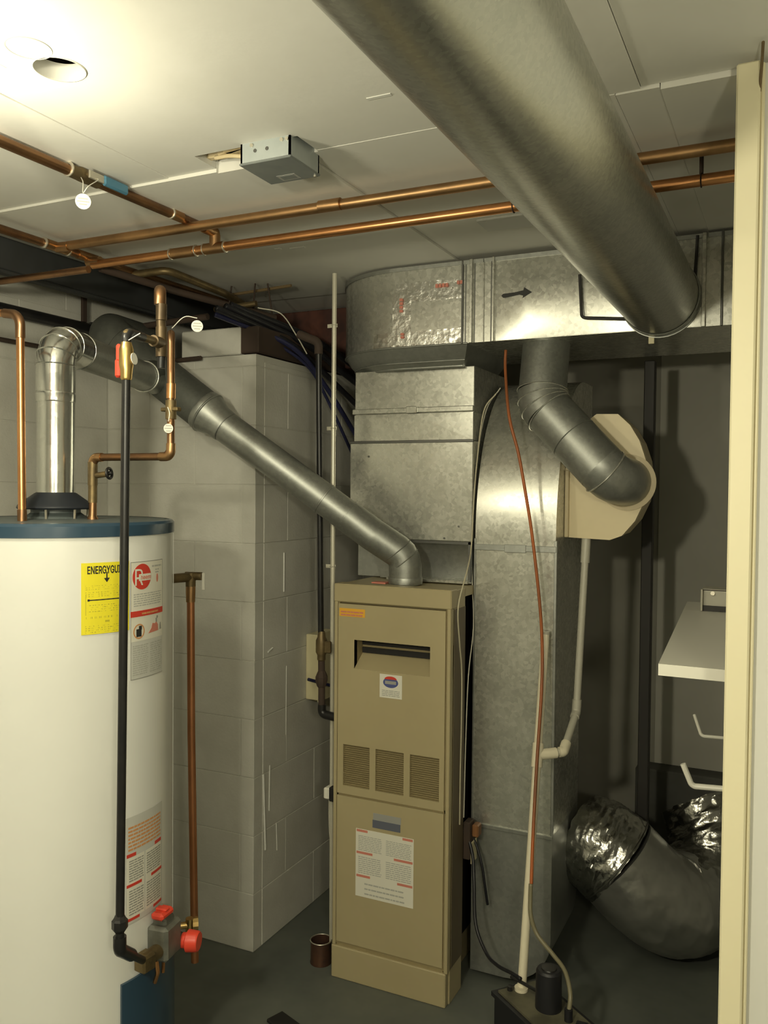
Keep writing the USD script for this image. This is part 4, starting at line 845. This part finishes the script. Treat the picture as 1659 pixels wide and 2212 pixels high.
part(pd, 'branch_elbow', pipe([br[2]*.86+br[1]*.14, br[2], br[2]*.93+br[3]*.07], .0145, .02), 'pvc_dull')
part(pd, 'coupling', cyl(V(-.6055, 2.744, 1.36), V(-.604, 2.75, 1.44), .0145, 18), 'pvc_dull')
pm = thing('condensate_pump', 'black condensate pump box at the bottom edge under the white drain pipe', 'pump', (-.61, 2.2, 0))
pc = [(-.742, 2.268), (-.52, 2.095), (-.415, 2.215), (-.637, 2.39)]
pgm = Polygon(pc)
part(pm, 'tank', xf(extr(pgm.buffer(-.008).buffer(.004), .18), t=(0, 0, .001)), 'pump_black', False)
part(pm, 'tank_rim', xf(extr(pgm.buffer(.002), .012), t=(0, 0, .176)), 'pump_black', False)
part(pm, 'lid', xf(extr(pgm.buffer(-.012), .010), t=(0, 0, .184)), 'pump_lid', False)
mo = part(pm, 'motor', lathe([(0, .30), (.030, .30), (.034, .294), (.036, .19), (0, .19)], (-.578, 2.255, 0), n=28), 'pump_black', 30)
part(pm, 'motor_cap', lathe([(0, .303), (.02, .303), (.022, .299)], (-.578, 2.255, 0), n=24), 'iron', 30)
part(pm, 'outlet', cat_([cyl((-.515, 2.22, .19), (-.515, 2.22, .225), .011, 16), bx(-.49, -.46, 2.18, 2.21, .192, .21, .002)]), 'pump_black')
part(pm, 'inlet_collar', cyl((-.667, 2.30, .19), (-.667, 2.30, .202), .019, 20), 'pvc')
part(pm, 'float_switch', cat_([cyl((-.695, 2.285, .19), (-.695, 2.285, .206), .008, 14), cyl((-.70, 2.31, .218), (-.60, 2.275, .214), .005, 10)]), 'iron')
cable('copper_line', 'orange-brown cable hanging from the trunk duct past the return duct to the drain pipe', [(-.835, 2.61, 2.03), (-.832, 2.60, 1.965), (-.802, 2.55, 1.816), (-.771, 2.55, 1.702), (-.745, 2.55, 1.57), (-.724, 2.55, 1.448), (-.70, 2.555, 1.25), (-.689, 2.552, 1.111), (-.681, 2.520, .976), (-.6765, 2.463, .781), (-.668, 2.402, .584), (-.660, 2.362, .455)], .0047, 'wire_orange', 'cable')
cable('vinyl_tube', 'clear brownish vinyl tube rising from the pump beside the drain pipe', [(-.515, 2.22, .215), (-.516, 2.24, .255), (-.541, 2.28, .290), (-.583, 2.31, .312), (-.632, 2.33, .345), (-.653, 2.338, .39), (-.659, 2.352, .435), (-.6605, 2.360, .470)], .0062, 'vinyl', 'tube')
cable('control_wire', 'thin cream control wire draped down the right edge of the furnace', [(-.880, 2.655, 1.90), (-.923, 2.66, 1.843), (-.937, 2.64, 1.677), (-.939, 2.62, 1.55), (-.938, 2.60, 1.409), (-.914, 2.50, 1.343), (-.920, 2.44, 1.235), (-.926, 2.47, 1.12), (-.929, 2.50, 1.025), (-.928, 2.50, .865), (-.930, 2.50, .7), (-.930, 2.50, .543)], .0024, 'wire_white', 'wire')
cable('control_wire', 'second thin wire hanging between plenum and return duct behind the cream one', [(-.87, 2.67, 1.92), (-.918, 2.672, 1.85), (-.945, 2.67, 1.70), (-.948, 2.66, 1.5), (-.944, 2.63, 1.30), (-.928, 2.60, 1.15), (-.925, 2.55, 1.0), (-.924, 2.53, .8), (-.924, 2.52, .56)], .0020, 'pvc_dull', 'wire')
cable('power_cord', 'black power cord looping from the furnace side down to the pump', [(-.934, 2.55, .507), (-.915, 2.55, .472), (-.895, 2.53, .43), (-.880, 2.50, .37), (-.859, 2.46, .262), (-.811, 2.42, .205), (-.76, 2.37, .205), (-.70, 2.32, .222), (-.668, 2.295, .228)], .0052, 'wire_black', 'cord')
cable('power_cord', 'second thinner black cord hanging behind the first beside the furnace', [(-.93, 2.58, .49), (-.905, 2.58, .46), (-.88, 2.57, .40), (-.868, 2.57, .33), (-.862, 2.58, .27)], .0042, 'wire_black', 'cord')
ou = thing('outlet_box', 'small brown outlet box with plugs low on the right side of the furnace', 'outlet', (-.925, 2.57, .47))
part(ou, 'box', bx(-.9355, -.912, 2.545, 2.59, .415, .535, .003), 'rust', False)
part(ou, 'plug', bx(-.912, -.890, 2.56, 2.595, .485, .525, .004), 'wire_brown', False)
part(ou, 'cover', bx(-.912, -.908, 2.552, 2.603, .40, .47, .002), 'box_cream', False)

# back right corner: post, shelf and rods
solo('corner_post', bx(-.492, -.455, 3.12, 3.16, 0, TZ0-.004, .003), 'steel_post', 'dark narrow post standing from floor to trunk duct right of the humidifier', 'post', smooth=False)
sh = thing('wall_shelf', 'white shelf board at the right edge behind the cream trim', 'shelf', (-.08, 2.2, 1.25))
part(sh, 'board', trimesh.convex.convex_hull(np.array([(x, y, z_) for z_ in (1.227, 1.25) for x, y in ((-.240, 1.755), (.12, 1.755), (.12, 2.86), (-.300, 2.80))])), 'shelf', False)
part(sh, 'support_cleat', bx(.095, .12, 1.76, 2.85, 1.19, 1.227, .002), 'shelf', False)
so = thing('metal_bracket', 'grey metal channel lying on the white shelf', 'bracket', (-.19, 2.6, 1.25))
part(so, 'channel', cat_([bx(-.238, -.02, 2.60, 2.605, 1.258, 1.312, .001), bx(-.238, -.02, 2.60, 2.68, 1.308, 1.313, .001), bx(-.241, -.236, 2.585, 2.68, 1.251, 1.313, .001)]), 'pvc_dull', False)
part(so, 'dark_lip', bx(-.236, -.02, 2.594, 2.601, 1.2505, 1.266), 'steel_post', False)
part(so, 'channel_screw', cyl((-.21, 2.60, 1.300), (-.21, 2.594, 1.302), .006, 10), 'solder')
for nm, p, r_ in (('upper white bent wire hook reaching out below the shelf', [(-.234, 2.40, .997), (-.211, 2.35, .957), (.119, 2.36, .968)], .0042), ('lower white bent wire hook, the thicker one near the cream trim', [(-.217, 2.0, .984), (-.197, 2.0, .937), (.119, 2.0, .958)], .0065)):
    t = thing('wire_hook', nm, 'hook', p[0]); part(t, 'rod', pipe(p, r_, .012, 10), 'white_plastic')
    part(t, 'wall_plate', bx(.112, .1195, p[2][1]-.02, p[2][1]+.02, p[2][2]-.02, p[2][2]+.02, .001), 'white_plastic', False)
solo('floor_mat', xf(bx(-.06, .06, -.03, .03, .0005, .012, .003), trimesh.transformations.rotation_matrix(-.35, (0, 0, 1))[:3, :3], (-1.325, 2.125, 0)), 'black', 'black slab corner lying on the floor at the bottom edge', 'mat', smooth=False)

# ceiling junction box with a shadow gap
cj = thing('ceiling_junction_box', 'grey steel junction box hanging from the slot in the ceiling', 'junction box', (-1.03, 1.6, 2.282))
part(cj, 'box_shell', cat_([bx(-1.089, -.965, 1.540, 1.544, 2.284, 2.345), bx(-1.089, -.965, 1.656, 1.660, 2.284, 2.345), bx(-1.089, -1.085, 1.540, 1.660, 2.284, 2.345), bx(-.969, -.965, 1.540, 1.660, 2.284, 2.345), bx(-1.089, -.965, 1.54, 1.66, 2.342, 2.346)]), 'grey_light', False)
part(cj, 'cover_plate', bx(-1.092, -.962, 1.537, 1.663, 2.279, 2.284, .002), 'cover_shade', False)
part(cj, 'cover_label', bx(-1.052, -1.005, 1.622, 1.652, 2.2785, 2.279), 'silver_print', False)
part(cj, 'cover_label_print', bx(-1.046, -1.011, 1.627, 1.647, 2.2782, 2.2786), 'cover_shade', False)
for x, y in ((-1.052, 1.5395), (-1.022, 1.5395)): part(cj, 'knockout', cyl((x, y, 2.306), (x, y-.0006, 2.306), .004, 12), 'seam')
for x, y in ((-.985, 1.5395), (-1.06, 1.5395), (-.972, 1.5395)): part(cj, 'screw', cyl((x, y, 2.318), (x, y-.003, 2.318), .004, 10), 'solder')
part(cj, 'cover_screw', cyl((-.972, 1.655, 2.279), (-.972, 1.655, 2.2765), .004, 10), 'solder')
cable('box_cable', 'cream cable lying in the ceiling slot beside the grey junction box', [(-1.20, 1.60, CZ+.01), (-1.15, 1.592, CZ+.004), (-1.10, 1.60, CZ-.006), (-1.086, 1.605, CZ-.014)], .005, 'lath')

# lamp fittings of the bulbs (outside the frame)
for b, lb in ((BULB_A, 'bare bulb in a porcelain holder on the ceiling left of the view'), (BULB_B, 'bare bulb hanging on a rod from the ceiling behind the camera')):
    t = thing('lamp_holder', lb, 'lamp', (b[0], b[1], b[2]))
    part(t, 'porcelain_base', lathe([(0, CZ-.002), (.055, CZ-.002), (.05, CZ-.03), (.028, CZ-.05), (.02, b[2]+.062), (0, b[2]+.062)], (b[0], b[1], 0), n=28), 'glass_bulb', 40)
t = thing('added_lamp', 'added slim lamp behind the camera, put in to brighten the trim', 'lamp', (ADDED_C[0], ADDED_C[1], 0))  # unseen fitting made up for the added source
part(t, 'base', lathe([(0, 0), (.13, 0), (.125, .02), (.02, .03), (0, .03)], (ADDED_C[0], ADDED_C[1], 0), n=32), 'iron', 40)
part(t, 'pole', cyl((ADDED_C[0], ADDED_C[1], .02), (ADDED_C[0], ADDED_C[1], ADDED_C[2]-.075), .011, 16), 'iron')
